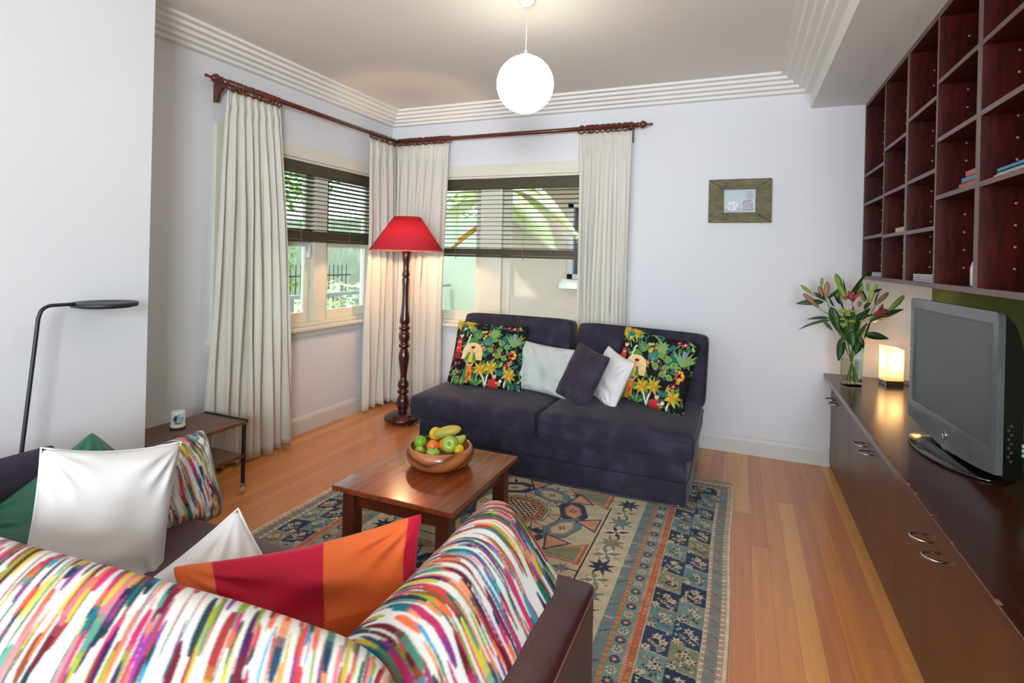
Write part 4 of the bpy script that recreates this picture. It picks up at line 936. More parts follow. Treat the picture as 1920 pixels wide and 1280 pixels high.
cushion('plain_cushion', 'orange and crimson patchwork silk cushion in the middle of the near sofa', (-1.105, 1.20, .475), (.745, .665, .085), (-.2, .25, .95), .70, .40, .13, attrmat('patchwork_silk', .55, .2, .05, 200), canvas=co, seed=18, pinch=.13, wr=.005)
# ================= COFFEE TABLE + BOWL + FRUIT =================
t = thing('coffee_table', 'low rectangular cherry timber coffee table on the rug', 'coffee table', (-1.41, 2.36, 0))
tx0, tx1, ty0, ty1, tz = -1.727, -1.09, 2.0, 2.726, .42
obj('tabletop', MB().box(tx0, tx1, ty0, ty1, tz - .024, tz), MT['tabwood'], t, bevel=.003)
i_ = .035; lw = .066
for x_ in (tx0 + i_, tx1 - i_ - lw):
    for y_ in (ty0 + i_, ty1 - i_ - lw): obj('leg', MB().box(x_, x_ + lw, y_, y_ + lw, .011, tz - .024), MT['tabwood2'], t, bevel=.004)
for y_ in (ty0 + .05, ty1 - .07): obj('apron', MB().box(tx0 + i_ + lw, tx1 - i_ - lw, y_, y_ + .02, tz - .10, tz - .024), MT['tabwood2'], t, bevel=.002)
for x_ in (tx0 + .05, tx1 - .07): obj('apron', MB().box(x_, x_ + .02, ty0 + i_ + lw, ty1 - i_ - lw, tz - .10, tz - .024), MT['tabwood2'], t, bevel=.002)
def bowlwood():
    m, nt, b = newmat('turned_bowl_timber'); L = nt.links.new
    co = coords(nt, (1, 1, 2.2), (.5, .3, 0)); w = N(nt, 'ShaderNodeTexWave', wave_type='RINGS', i_Scale=2.6, i_Distortion=5.0, i_Detail=3); L(co, w.inputs['Vector'])
    rp = N(nt, 'ShaderNodeValToRGB'); cr = rp.color_ramp; cr.elements[0].color = (*lin((96, 50, 28)), 1); cr.elements[1].color = (*lin((178, 112, 62)), 1); cr.elements[1].position = .9
    e = cr.elements.new(.14); e.color = (*lin((150, 86, 44)), 1); L(w.outputs[0], rp.inputs[0]); L(rp.outputs[0], b.inputs['Base Color'])
    b.inputs['Roughness'].default_value = .3; b.inputs['Coat Weight'].default_value = .3; return m
BC = Vector((-1.405, 2.435, tz))
prof = [(.001, .002), (.105, .002), (.128, .006), (.158, .026), (.173, .052), (.174, .075), (.166, .094), (.158, .103), (.153, .105), (.149, .102), (.156, .09), (.162, .07), (.156, .045), (.125, .02), (.001, .016)]
tag(obj('fruit_bowl', MB().lathe((0, 0, 0), prof, 48), bowlwood(), loc=tuple(BC), local=True), 'round turned timber bowl of fruit on the coffee table', 'bowl')
o_ = bpy.data.objects['fruit_bowl']
def fr(name, label, cat, p, r, mat, sc=(1, 1, 1), rot=None, prof=None, stem=None, group='fruit in the bowl'):
    M = None
    if rot: M = Matrix.Rotation(rot[2], 4, 'Z') @ Matrix.Rotation(rot[1], 4, 'Y') @ Matrix.Rotation(rot[0], 4, 'X')
    m = MB()
    if prof: m.lathe((0, 0, 0), [(a * r, b * r) for a, b in prof], 24, M.to_3x3() if M else None)
    else: m.ball((0, 0, 0), r, 14, sc, M)
    c = BC + Vector(p); o = obj(name, m, mat, loc=tuple(c), local=True); tag(o, label, cat, group)
    if stem is not None:
        d = (M.to_3x3() if M else Matrix.Identity(3)) @ Vector((0, 0, 1)); b_ = Vector(d) * r * stem
        obj('stem', MB().tube([b_ * .9, b_ * 1.12 + Vector((.003, 0, 0)), b_ * 1.35 + Vector((.008, 0, .004))], [.0022, .0018, .0026], 6), MT['mahog'], o, local=True)
    return o
APP = [(.001, -.80), (.25, -.90), (.55, -.80), (.85, -.4), (1, .1), (.95, .5), (.7, .82), (.4, .92), (.18, .84), (.05, .70), (.001, .66)]
PEAR = [(.001, -.95), (.4, -.95), (.8, -.7), (.95, -.3), (.85, .15), (.6, .6), (.42, .95), (.3, 1.2), (.12, 1.32), (.001, 1.33)]
LEM = [(.001, -1.35), (.12, -1.3), (.2, -1.12), (.5, -.95), (.85, -.55), (1, 0), (.85, .55), (.5, .95), (.2, 1.12), (.12, 1.3), (.001, 1.35)]
yel = M_('lemon_skin', (226, 192, 36), .4, c2=(214, 176, 30), scale=30, bump=.15, bscale=180); lime = M_('lime_skin', (112, 168, 30), .35, c2=(96, 152, 26), scale=20, bump=.1, bscale=150)
orr = M_('orange_skin', (226, 118, 40), .4, c2=(214, 104, 34), scale=30, bump=.15, bscale=180); gra = M_('green_apple_skin', (150, 176, 66), .28, c2=(134, 164, 58), scale=25); prg = M_('pear_skin', (176, 184, 74), .4, c2=(150, 168, 60), scale=35)
man = M_('golden_mango_skin', (202, 162, 60), .45, c2=(150, 150, 62), scale=9, stretch=(1, 1, 1))
fr('lime', 'small bright green lime at the left edge of the bowl', 'fruit', (-.098, -.035, .112), .033, lime)
fr('lemon', 'round yellow lemon at the back left of the bowl under the mango', 'fruit', (-.058, .05, .135), .036, yel, prof=LEM, rot=(.9, .2, .3))
fr('mango', 'long golden mango lying on top of the other fruit', 'fruit', (.018, .035, .163), .036, man, sc=(2.1, .9, .78), rot=(0, -.24, .42))
fr('orange', 'orange beside the pear at the front middle of the bowl', 'fruit', (-.025, -.03, .098), .034, orr)
fr('orange', 'orange half hidden beneath the mango', 'fruit', (.02, .01, .104), .033, orr)
fr('green_apple', 'large green apple at the right of the bowl', 'fruit', (.062, -.012, .118), .043, gra, prof=APP, rot=(1.15, .3, .4))
fr('green_apple', 'green apple with a curved brown stalk at the front of the bowl', 'fruit', (.008, -.085, .078), .036, gra, prof=APP, stem=.8)
fr('pear', 'pale pear lying at the back right of the bowl', 'fruit', (.075, .06, .115), .032, prg, prof=PEAR, rot=(0, .9, .6), stem=1.3)
fr('lemon', 'yellow lemon against the right rim of the bowl', 'fruit', (.108, .0, .095), .028, yel, prof=LEM, rot=(.9, 0, 0))
fr('pear', 'yellow green pear lying at the front left of the bowl', 'fruit', (-.075, -.072, .080), .032, prg, prof=PEAR, rot=(.3, .8, -.4), stem=1.3)
# ================= TROLLEY =================
t = thing('trolley_table', 'two tier walnut side trolley on castors beside the long white curtain', 'side table', (-2.97, 2.2, 0))
qx0, qx1, qy0, qy1 = -3.165, -2.79, 1.90, 2.45
obj('tabletop', MB().box(qx0, qx1, qy0, qy1, .43, .448), MT['walnut'], t, bevel=.001)
obj('front_edging', MB().box(qx1, qx1 + .003, qy0, qy1, .43, .448), MT['walnutedge'], t)
obj('end_rail', MB().box(qx0, qx1 + .003, qy1, qy1 + .012, .436, .456), MT['black'], t, bevel=.002)
sh = obj('lower_shelf', MB().box(qx0, qx1 - .005, qy0, qy1 - .01, .225, .243), MT['walnut'], t, bevel=.001)
obj('front_edging', MB().box(qx1 - .005, qx1 - .002, qy0, qy1 - .01, .225, .243), MT['walnutedge'], sh)
def castor(p, parent, ang):
    x, y = p; m = MB().tube([(x, y, .052), (x, y, .066)], .009, 10).box(x - .010, x + .010, y - .013, y + .018, .036, .054)
    c = obj('castor', m, MT['brass'], parent)
    obj('castor_wheel', MB().lathe((x, y + .004, .0255), [(.001, -.009), (.018, -.009), (.0255, -.005), (.0255, .005), (.018, .009), (.001, .009)], 24, (Matrix.Rotation(ang, 3, 'Z') @ Matrix.Rotation(PI / 2, 3, 'Y'))), M_('ivory_wheel', (206, 196, 168), .4, c2=(190, 178, 150), scale=20), c)
for x_ in (qx0 + .012, qx1 - .012):
    for y_ in (qy0 + .02, qy1 - .006):
        l = obj('leg', MB().box(x_ - .011, x_ + .011, y_ - .007, y_ + .007, .062, .43), MT['black'], t, bevel=.001); castor((x_, y_), l, .5)
# candle jar
CJ = (-3.02, 2.17, .448)
t = thing('candle_jar', 'white oval candle tin with a painted landscape on the trolley table', 'candle', CJ)
obj('jar_base', MB().lathe(CJ, [(.001, .0), (.042, .0), (.043, .008), (.001, .008)], 32), MT['lacquer'], t)
obj('jar_body', MB().lathe(CJ, [(.001, .008), (.037, .008), (.0395, .014), (.0395, .02), (.037, .022), (.037, .098), (.034, .103), (.001, .104)], 40), MT['ceramic'], t)
cj = Canvas(.062, .062, .0012, lin((226, 226, 222)))
cj.oval(.031, .031, .03, .03, lin((150, 190, 216))); cj.oval(.05, .05, .01, .005, lin((240, 246, 250))); cj.oval(.018, .045, .009, .006, lin((40, 84, 50))); cj.oval(.014, .034, .011, .006, lin((34, 76, 46))); cj.oval(.016, .024, .008, .004, lin((40, 84, 50)))
cj.line(.012, .012, .02, .046, .0014, lin((90, 70, 50))); cj.oval(.03, .009, .02, .006, lin((120, 140, 60))); cj.oval(.04, .014, .012, .004, lin((190, 206, 140)))
th = (cj.X - .031) / .0376 + math.radians(-32); P = np.stack([CJ[0] + .0376 * np.cos(th), CJ[1] + .0376 * np.sin(th), CJ[2] + .028 + cj.Y], -1)[None]
o_ = gridmesh('jar_picture', P, attrmat('jar_print', .35, 0, 0)); paint(o_, cj.a); o_.parent = t; 
for v in o_.data.vertices: v.co -= Vector(CJ)

# ================= LAMPS =================
LP = Vector((-2.755, 4.09, 0)); t = thing('floor_lamp', 'turned timber floor lamp with a red cone shade in the corner', 'floor lamp', tuple(LP))
bp_ = [(.001, .022), (.150, .022), (.162, .032), (.164, .048), (.155, .06), (.135, .066), (.128, .078), (.118, .086), (.07, .094), (.045, .104)]
obj('lamp_base', MB().lathe(LP, bp_ + [(.001, .105)], 40), MT['mahog'], t)
for k in range(3):
    a = k * 2 * PI / 3 - .6; obj('foot', MB().lathe((LP.x + .12 * math.cos(a), LP.y + .12 * math.sin(a), 0), [(.001, 0), (.028, 0), (.036, .008), (.034, .018), (.02, .024), (.001, .024)], 16), MT['mahog'], t)
pp = [(.045, .10), (.04, .115), (.046, .13), (.054, .15), (.058, .18), (.055, .205), (.042, .235), (.030, .25), (.048, .262), (.052, .275), (.046, .288), (.030, .298), (.046, .31), (.050, .335), (.046, .36), (.03, .38), (.028, .41), (.033, .46), (.042, .52), (.049, .57), (.047, .61), (.036, .645), (.03, .66), (.046, .67), (.050, .682), (.044, .70), (.032, .712), (.044, .725), (.050, .76), (.046, .80), (.032, .815), (.047, .828), (.050, .842), (.042, .858), (.030, .868), (.044, .885), (.047, .91), (.04, .95), (.033, 1.0), (.029, 1.06), (.028, 1.14), (.030, 1.22), (.033, 1.27), (.028, 1.295), (.034, 1.31), (.033, 1.33), (.026, 1.36), (.028, 1.42), (.036, 1.46), (.04, 1.5), (.034, 1.54), (.022, 1.56), (.012, 1.57), (.012, 1.66), (.001, 1.66)]
obj('turned_pole', MB().lathe(LP, pp, 28), MT['mahog'], t)
red = translucent(M_('red_shade_cloth', (214, 58, 72), .85, c2=(208, 52, 66), scale=60, spec=.1), .2, (226, 90, 74))
zb_, zt_ = 1.53, 1.832
sh = obj('lamp_shade', MB().lathe(LP, [(.328, zb_), (.118, zt_)], 56), red, t, thick=.002)
obj('shade_trim', MB().lathe(LP, [(.330, zb_ - .004), (.331, zb_ + .007), (.328, zb_ + .007), (.327, zb_ - .004), (.330, zb_ - .004)], 56), M_('gold_shade_trim', (216, 130, 92), .6, c2=(206, 120, 84), scale=40), sh)
obj('light_bulb', MB().ball(LP + Vector((0, 0, 1.70)), .032, 12), M_('lit_bulb', (255, 240, 210), .5, emit=(255, 214, 150), es=12, c2=(255, 238, 206), scale=3), t)
pts = [(LP.x + .10, LP.y + .02, .012), (LP.x + .17, LP.y - .02, .006), (LP.x + .26, LP.y - .05, .006), (LP.x + .36, LP.y + .02, .006), (LP.x + .48, LP.y + .2, .006)]
obj('power_cord', MB().tube(pts, .003, 6), MT['ceramic'], t)
lamp('floor_lamp_light', 'POINT', (LP.x, LP.y, 1.64), 24, (1, .66, .34), shadow_soft_size=.035)
# black reading lamp
t = thing('reading_lamp', 'slim black reading lamp with a flat disc head behind the near sofa', 'floor lamp', (-2.74, 1.24, 0))
obj('lamp_base', MB().lathe((-2.70, 1.22, 0), [(.001, .001), (.115, .001), (.118, .006), (.115, .014), (.001, .016)], 36), MT['black'], t)
px = -2.72; A = Vector((px, 1.225, .014)); Bp = Vector((px, 1.325, 1.19)); Cc = Vector((px, 1.375, 1.243))
pts = [A, A.lerp(Bp, .5), Bp] + [Vector((px, 1.33 + .045 * (1 - math.cos(a)), 1.205 + .038 * math.sin(a))) for a in (.3, .6, .9, 1.2, 1.5)] + [Vector((px, 1.46, 1.243))]
obj('lamp_pole', MB().tube(pts, .0078, 12), MT['black'], t)
obj('lamp_head', MB().lathe((px, 1.585, 1.231), [(.001, -.012), (.10, -.012), (.128, -.006), (.130, .010), (.124, .013), (.10, .008), (.001, .004)], 48), MT['black'], t)
# pendant globe
GP = Vector((-1.118, 2.77, 2.452)); t = thing('pendant_lamp', 'round white glass globe pendant lamp hanging from the ceiling', 'pendant lamp', tuple(GP))
obj('glass_globe', MB().ball(GP, .157, 28), M_('lit_opal_glass', (250, 246, 234), .25, emit=(255, 246, 222), es=7.5, c2=(250, 246, 232), scale=2), t)
obj('globe_collar', MB().lathe(GP, [(.001, .150), (.035, .150), (.04, .158), (.012, .166), (.010, .19), (.001, .19)], 20), MT['ceramic'], t)
obj('hanging_cord', MB().tube([GP + Vector((0, 0, .185)), (GP.x, GP.y, ZC - .03)], .0022, 6), MT['ceramic'], t)
obj('ceiling_rose', MB().lathe((GP.x, GP.y, ZC), [(.001, -.035), (.02, -.035), (.045, -.012), (.05, 0), (.001, 0)], 28), MT['ceramic'], t)

# ================= PICTURE =================
t = thing('picture_frame', 'weathered timber frame with a small grey drawing on the back wall', 'picture', (-.018, YB, 1.98))
px0, px1, pz0, pz1 = -.250, .211, 1.812, 2.158; bw_ = .096; hb = .082
wd = M_('weathered_olive_timber', (122, 110, 78), .7, c2=(88, 88, 64), scale=14, stretch=(1, 1, 2), bump=.3, bscale=50)
m = MB()
O = [(px0, pz0), (px1, pz0), (px1, pz1), (px0, pz1)]; I = [(px0 + bw_ + .018, pz0 + hb), (px1 - bw_ - .02, pz0 + hb), (px1 - bw_ - .02, pz1 - hb), (px0 + bw_ + .018, pz1 - hb)]
for k, nm in enumerate(('lower', 'right', 'upper', 'left')):
    a, b = O[k], O[(k + 1) % 4]; c_, d_ = I[(k + 1) % 4], I[k]; g = .0012
    m = MB(); P = [a, b, c_, d_]; cxm = sum(p[0] for p in P) / 4; czm = sum(p[1] for p in P) / 4; P = [(p[0] + (cxm - p[0]) * .012, p[1] + (czm - p[1]) * .012) for p in P]
    m.prism(P, 'Y', YB - .026, YB - .001); obj('frame_rail', m, wd, t, bevel=.002)
cp = Canvas(I[1][0] - I[0][0], I[2][1] - I[1][1], .0022, lin((188, 200, 208))); g1, g2, w_ = lin((120, 122, 130)), lin((84, 86, 92)), lin((224, 230, 234))
W_, H_ = cp.w, cp.h
cp.rect(0, W_, 0, H_ * .16, lin((176, 186, 196))); cp.oval(W_ * .28, H_ * .28, W_ * .2, H_ * .2, w_); cp.oval(W_ * .82, H_ * .72, W_ * .12, H_ * .2, lin((170, 178, 194)))
for k in range(16): a = k * .4; cp.line(W_ * .1 + k * W_ * .025, H_ * (.2 + .12 * math.sin(a * 2)), W_ * .12 + k * W_ * .025, H_ * (.32 + .1 * math.cos(a * 3)), .002, g1)
cp.poly([(W_ * .6, H_ * .1), (W_ * .9, H_ * .1), (W_ * .9, H_ * .38), (W_ * .86, H_ * .5), (W_ * .66, H_ * .5), (W_ * .6, H_ * .38)], lin((176, 172, 178)))
cp.line(W_ * .6, H_ * .4, W_ * .68, H_ * .5, .004, g2); cp.line(W_ * .66, H_ * .5, W_ * .88, H_ * .5, .004, g2); cp.line(W_ * .9, H_ * .1, W_ * .9, H_ * .42, .003, g2); cp.line(W_ * .6, H_ * .1, W_ * .94, H_ * .1, .003, g2)
for k in range(4): cp.line(W_ * .7, H_ * (.14 + .07 * k), W_ * .87, H_ * (.14 + .07 * k), .0015, g1)
P = np.stack([I[0][0] + cp.X - t.location.x, np.full_like(cp.X, -.010), I[0][1] + cp.Y - t.location.z], -1)[None]
o_ = gridmesh('drawing', P, attrmat('drawing_paper', .3, 0, 0)); paint(o_, cp.a); o_.parent = t
# ================= BASE CABINETS =================
CX, CEX, CZ = .64, .59, .69
seams = [4.643, 4.385, 3.879, 3.342, 2.794, 2.27, 1.74, 1.21, .69]
units = [(4.643, 3.879), (3.879, 2.794), (2.794, 1.74), (1.74, .69)]
names = ['farthest brown cabinet unit under the counter, by the back wall', 'second brown cabinet unit from the back wall, beside the rug end', 'brown cabinet unit below the television', 'nearest brown cabinet unit under the counter']
drs = [[(4.643, 4.385), (4.385, 3.879)], [(3.879, 3.342), (3.342, 2.794)], [(2.794, 2.27), (2.27, 1.74)], [(1.74, 1.21), (1.21, .69)]]
for (a, b), lb, dd in zip(units, names, drs):
    t = thing('base_cabinet', lb, 'cabinet', (.9, (a + b) / 2, 0), 'base cabinets under the counter')
    obj('cabinet_body', MB().box(CX + .02, XR - .005, b + .001, a - .001, .03, CZ - .035), MT['cabdoor'], t)
    obj('plinth', MB().box(CX + .006, CX + .019, b, a, .0, .032), MT['cabdoor'], t)
    for k, (p, q) in enumerate(dd):
        d = obj('cabinet_door', MB().box(CX, CX + .018, q + .0018, p - .0018, .034, CZ - .037), MT['cabdoor'], t, bevel=.0015)
        if lb.startswith('nearest') : hy = (p - .09, q + .09)[1 - k] if False else ((q + .09) if k == 0 else (p - .09))
        else: hy = (q + .09) if k == 0 else (p - .05)
        hz = .535; r = .05; pts = [Vector((CX + .002, hy + r * .62, hz))]
        for j in range(13):
            an = PI * j / 12; pts.append(Vector((CX - .02 - .038 * math.sin(an), hy + r * .62 * math.cos(an), hz)))
        pts.append(Vector((CX + .002, hy - r * .62, hz)))
        obj('door_handle', MB().tube(pts, .0042, 10), MT['chrome'], d)
t = thing('worktop', 'long dark reddish counter top running along the green wall', 'counter', (.9, 2.6, CZ))
obj('counter_slab', MB().box(CEX, XR - .002, .60, YB - .003, CZ - .035, CZ), MT['counter'], t, bevel=.0015)
m = MB(); rng = random.Random(6)
m.box(CEX - .0008, CEX + .0015, .62, YB - .01, CZ - .0016, CZ + .0006)
for k in range(16):
    y = rng.uniform(1.5, 3.3); m.box(CEX - .0009, CEX + rng.uniform(.004, .012), y, y + rng.uniform(.006, .03), CZ - .004, CZ + .0005)
obj('worn_edge', m, M_('worn_edge_wood', (150, 104, 90), .6, c2=(120, 80, 70), scale=60), t)

# ================= BOOKCASE =================
BX, BZ0, BZ1 = .816, 1.403, 2.676
W2 = MT['shelfwood']; ED = MT['shelfedge']
t = thing('wall_bookcase', 'dark mahogany wall hung bookcase of open cubes over the counter', 'bookcase', (1.03, 3.1, BZ0))
BY0, BY1 = 1.56, YB - .002
def board(nm, x0, x1, y0, y1, z0, z1, parent=t):
    o = obj(nm, MB().box(x0 + .0015, x1, y0, y1, z0, z1), W2, parent)
    obj('edge_lipping', MB().box(x0, x0 + .0015, y0, y1, z0, z1), ED, o); return o
obj('back_panel', MB().box(XR - .012, XR - .001, BY0, BY1, BZ0, BZ1), W2, t)
board('top_panel', BX, XR - .012, BY0, BY1, 2.648, BZ1)
board('bottom_panel', BX, XR - .012, BY0, BY1, BZ0, 1.426)
divs = [(4.622, BY1), (4.036, 4.054), (3.517, 3.555), (3.041, 3.059), (2.548, 2.588), (2.055, 2.073), (1.56, 1.58)]
pin0 = None
pinm = M_('pale_shelf_pin', (206, 190, 176), .4, c2=(190, 172, 158), scale=30)
for (a, b) in divs:
    d = board('side_panel', BX, XR - .012, a, b, 1.426, 2.648)
    for k in range(14):
        if pin0 is None: p = pin0 = obj('shelf_pin', MB().lathe((0, 0, 0), [(.001, -.003), (.0034, -.003), (.0048, 0), (.001, .0)], 10, Matrix.Rotation(-PI / 2, 3, 'X') @ Matrix.Scale(-1, 3, Vector((0, 0, 1)))), pinm, d, local=True)
        else: p = pin0.copy(); COL.objects.link(p); p.parent = d
        p.location = Vector((BX + .11, a - .0005, 1.50 + .0805 * k)) - wloc(d)
cols = [((4.054, 4.622), (1.705, 1.950, 2.158)), ((3.555, 4.036), (1.694, 1.952, 2.236)), ((3.059, 3.517), (1.690, 1.957, 2.296)), ((2.588, 3.041), (1.826, 2.089, 2.357)), ((2.073, 2.548), (1.824, 2.091, 2.357)), ((1.58, 2.055), (1.8, 2.09, 2.36))]
for (a, b), zs in cols:
    for z in zs: board('shelf', BX + .001, XR - .012, a + .0005, b - .0005, z - .020, z)
bg_ = MT['paper']
def book(name, label, x, y0, y1, z0, th, depth, col, cat='book', group=None, yaw=0, pages=True):
    c = Vector((x + depth / 2, (y0 + y1) / 2, z0)); o = thing(name, label, cat, tuple(c), group); o.rotation_euler = (0, 0, yaw)
    hx, hy = depth / 2, (y1 - y0) / 2; cm = M_('cover_' + name, col, .45, c2=tuple(max(0, q - 14) for q in col), scale=20)
    m = MB().box(-hx, hx, -hy, hy, 0, .0015).box(-hx, hx, -hy, hy, th - .0015, th).box(-hx, -hx + .0018, -hy, hy, 0, th)
    obj('cover', m, cm, o, local=True)
    obj('pages', MB().box(-hx + .0018, hx - .003, -hy + .003, hy - .003, .0015, th - .0015), bg_, o, local=True)
    return o
z4, z5, z2, z3 = 1.8262, 1.8242, 1.6942, 1.6902
b1 = book('paperback_book', 'lowest red book of the short stack on the fourth bookcase column', BX + .02, 2.60, 2.82, z4, .022, .15, (196, 74, 66), group='stacked books in the bookcase')
book('paperback_book', 'blue book in the middle of the short stack in the bookcase', BX + .022, 2.60, 2.80, z4 + .0225, .022, .145, (84, 124, 158), group='stacked books in the bookcase')
book('paperback_book', 'upper red book of the short stack in the bookcase', BX + .025, 2.60, 2.765, z4 + .045, .024, .14, (190, 84, 78), group='stacked books in the bookcase')
book('paperback_book', 'slim beige book on top of the short stack in the bookcase', BX + .04, 2.60, 2.68, z4 + .0695, .012, .12, (190, 170, 150), group='stacked books in the bookcase')
book('magazine', 'white magazine lying under the blue book at the right of the bookcase', BX + .01, 2.12, 2.45, z5, .008, .2, (224, 226, 222), 'magazine', 'magazines in the bookcase')
book('magazine', 'yellow and white magazine just above the lowest one at the right of the bookcase', BX + .015, 2.12, 2.44, z5 + .0085, .007, .2, (196, 204, 150), 'magazine', 'magazines in the bookcase')
book('magazine', 'turquoise blue book resting on white magazines at the right of the bookcase', BX + .012, 2.10, 2.43, z5 + .016, .014, .19, (40, 140, 186), 'book', 'magazines in the bookcase')
book('paperback_book', 'single pinkish book lying in the second bookcase column', BX + .02, 3.60, 3.82, z2, .03, .15, (222, 176, 164))
for k in range(3): book('magazine', ['lowest', 'middle', 'top'][k] + ' magazine of the small pile in the far lower corner of the bookcase', BX + .015, 4.08, 4.40 - .03 * k, 1.4262 + .0105 * k, .010, .2, ((206, 210, 218), (222, 224, 228), (190, 198, 214))[k], 'magazine', 'pile of magazines, far lower corner', yaw=.03 * k)
for k in range(4): book('magazine', ['lowest', 'second', 'third', 'topmost'][k] + ' magazine of the pile at the bottom of the third bookcase column', BX + .012, 3.08, 3.41 - .012 * (k % 2), 1.4262 + .0095 * k, .009, .2, ((214, 216, 220), (196, 202, 212), (226, 228, 230), (206, 210, 216))[k], 'magazine', 'pile of magazines, third column', yaw=.02 * (k % 2))
o_ = obj('crumpled_bag', MB().ball((0, 0, 0), .045, 12, (1, 1.3, .6)), M_('blue_plastic_bag', (70, 90, 160), .4, c2=(120, 140, 190), scale=30), loc=(BX + .09, 4.17, 1.486), local=True); tag(o_, 'crumpled blue plastic on the magazines in the far bookcase corner', 'bag')
nz = np.random.RandomState(3)
for v in o_.data.vertices: v.co *= 1 + nz.uniform(-.18, .18)
tag(obj('round_ornament', MB().ball((0, 0, 0), .043, 16, (.8, 1, 1)), M_('cream_ceramic', (206, 202, 188), .4, c2=(196, 190, 176), scale=10), loc=(BX + .06, 3.108, z3 + .0435), local=True), 'round cream ornament half hidden in the third bookcase column', 'ornament')
tag(obj('bottle_vase', MB().lathe((0, 0, 0), [(.001, 0), (.046, 0), (.05, .006), (.05, .075), (.044, .098), (.026, .112), (.025, .138), (.029, .14), (.029, .146), (.022, .146), (.020, .12), (.001, .11)], 32), MT['ceramic'], loc=(BX + .07, 2.672, 1.4262), local=True), 'white ceramic bottle in the bottom of the fourth bookcase column', 'vase')
tag(obj('pink_box', MB().rbox(-.06, .06, -.05, .05, 0, .17, .004, 4), M_('pale_pink_card', (214, 160, 152), .6, c2=(206, 150, 142), scale=10), loc=(BX + .085, 2.165, 1.4262), local=True), 'pale pink box at the right edge of the bottom bookcase row', 'box')

# ================= TELEVISION =================
P0 = Vector((.80, 3.315, 0)); P1 = Vector((.865, 2.495, 0)); d = (P1 - P0); Wt = d.length; d.normalize(); nrm = Vector((d.y, -d.x, 0))  # nrm toward the room (-x)
if nrm.x > 0: nrm = -nrm
zb, zt = .752, 1.342; Ht = zt - zb
TM = Matrix(((d.x, nrm.x, 0, (P0.x + P1.x) / 2), (d.y, nrm.y, 0, (P0.y + P1.y) / 2), (0, 0, 1, 0), (0, 0, 0, 1)))  # local: x along screen, y toward room, z up
t = thing('television', 'flat black television on a glossy oval stand on the counter', 'television', ((P0.x + P1.x) / 2, (P0.y + P1.y) / 2, CZ))
def tm(m): 
    m.v = [tuple(TM @ Vector(p)) for p in m.v]; return m
h = Wt / 2
# front bezel with softly bowed lower edge
def bow(x, z0=zb): return z0 - .034 * (1 - (x / h) ** 2)
outer = []; n = 24
for k in range(n + 1): x = -h + Wt * k / n; outer.append((x, bow(x)))
for a in range(5): an = a / 4 * PI / 2; outer.append((h - .018 + .018 * math.cos(an), zt - .018 + .018 * math.sin(an)))
for a in range(5): an = PI / 2 + a / 4 * PI / 2; outer.append((-h + .018 + .018 * math.cos(an), zt - .018 + .018 * math.sin(an)))
sx, sz0, sz1 = h - .032, zb + .088, zt - .045
inner = []
for p in outer:
    q = (max(-sx, min(sx, p[0] * sx / h)), sz0 if p[1] < zb + .01 else sz1); inner.append(q)
m = MB(); n_ = len(outer); v = [(p[0], 0, p[1]) for p in outer] + [(p[0], 0, p[1]) for p in inner] + [(p[0], -.022, p[1]) for p in outer] + [(p[0], -.010, p[1]) for p in inner]
fs = []
for i in range(n_):
    j = (i + 1) % n_; fs += [(i, j, n_ + j, n_ + i), (2 * n_ + i, 2 * n_ + j, j, i), (n_ + i, n_ + j, 3 * n_ + j, 3 * n_ + i)]
m.add(v, fs); obj('bezel', tm(m), MT['bezel'], t)
obj('screen', tm(MB().box(-sx, sx, -.012, -.008, sz0, sz1)), MT['screen'], t)
# rear housing, deeper in the middle, rounded at the top
rows = []
for i in range(15):
    a = i / 14; z_ = zb - .01 + (zt - .004 - zb + .01) * a; row = []
    prof_ = min(1, math.sin(min(1, (1 - a) * 3.2) * PI / 2)) ** .6 if a < .999 else 0
    for k in range(21):
        x = -h + .004 + (Wt - .008) * k / 20; e = (1 - abs(x / h) ** 9); dep = .022 + .092 * (prof_ * (.62 + .38 * e)); row.append((x, -dep, z_))
    rows.append(row)
m = MB(); m.surf(rows); b = len(m.v)
side = lambda k: [(rows[i][k][0], -.020, rows[i][k][2]) for i in range(15)] + [rows[i][k] for i in range(14, -1, -1)]
for k in (0, 20): P = side(k); m.add(P, [tuple(range(len(P)))])
P = [(rows[0][k][0], -.020, min(rows[0][k][2], bow(rows[0][k][0]) + .004)) for k in range(21)] + [rows[0][k] for k in range(20, -1, -1)]; m.add([P[i] for i in range(len(P))], [(i, i + 1, 40 - i, 41 - i) for i in range(20)])
m.add([rows[14][k] for k in range(21)] + [(rows[14][k][0], -.020, rows[14][k][2]) for k in range(21)], [(i, i + 1, 22 + i, 21 + i) for i in range(20)])
hs = obj('rear_housing', tm(m), MT['blackgloss'], t)
m = MB(); rng = random.Random(2)
for k in range(9): z_ = zb + .05 + k * .016; m.box(h - .003, h + .0006, -.050 + (k % 2) * .008, -.042 + (k % 2) * .008, z_, z_ + .009)
obj('side_sockets', tm(m), M_('socket_grey', (66, 60, 58), .5, c2=(40, 34, 34), scale=90), hs)
m = MB(); [m.box(h - .004, h + .0006, -.098, -.078, zb + .075 + k * .017, zb + .087 + k * .017) for k in range(3)]
obj('side_sticker', tm(m), M_('pale_sticker', (170, 186, 182), .5, c2=(150, 170, 166), scale=40), hs)
m = MB(); [m.box(-h + .005, -h + .016, -.001, .0008, zb + .13 + k * .028, zb + .145 + k * .028) for k in (0, 1, 2.6, 3.4, 4.2, 5.6, 7)]
obj('control_marks', tm(m), M_('light_grey_print', (150, 152, 154), .5, c2=(140, 142, 144), scale=20), t)
m = MB(); m.torus((0, .002, zb + .022), .016, .0028, 'Y', 28, 8); obj('power_ring', tm(m), MT['chrome'], t)
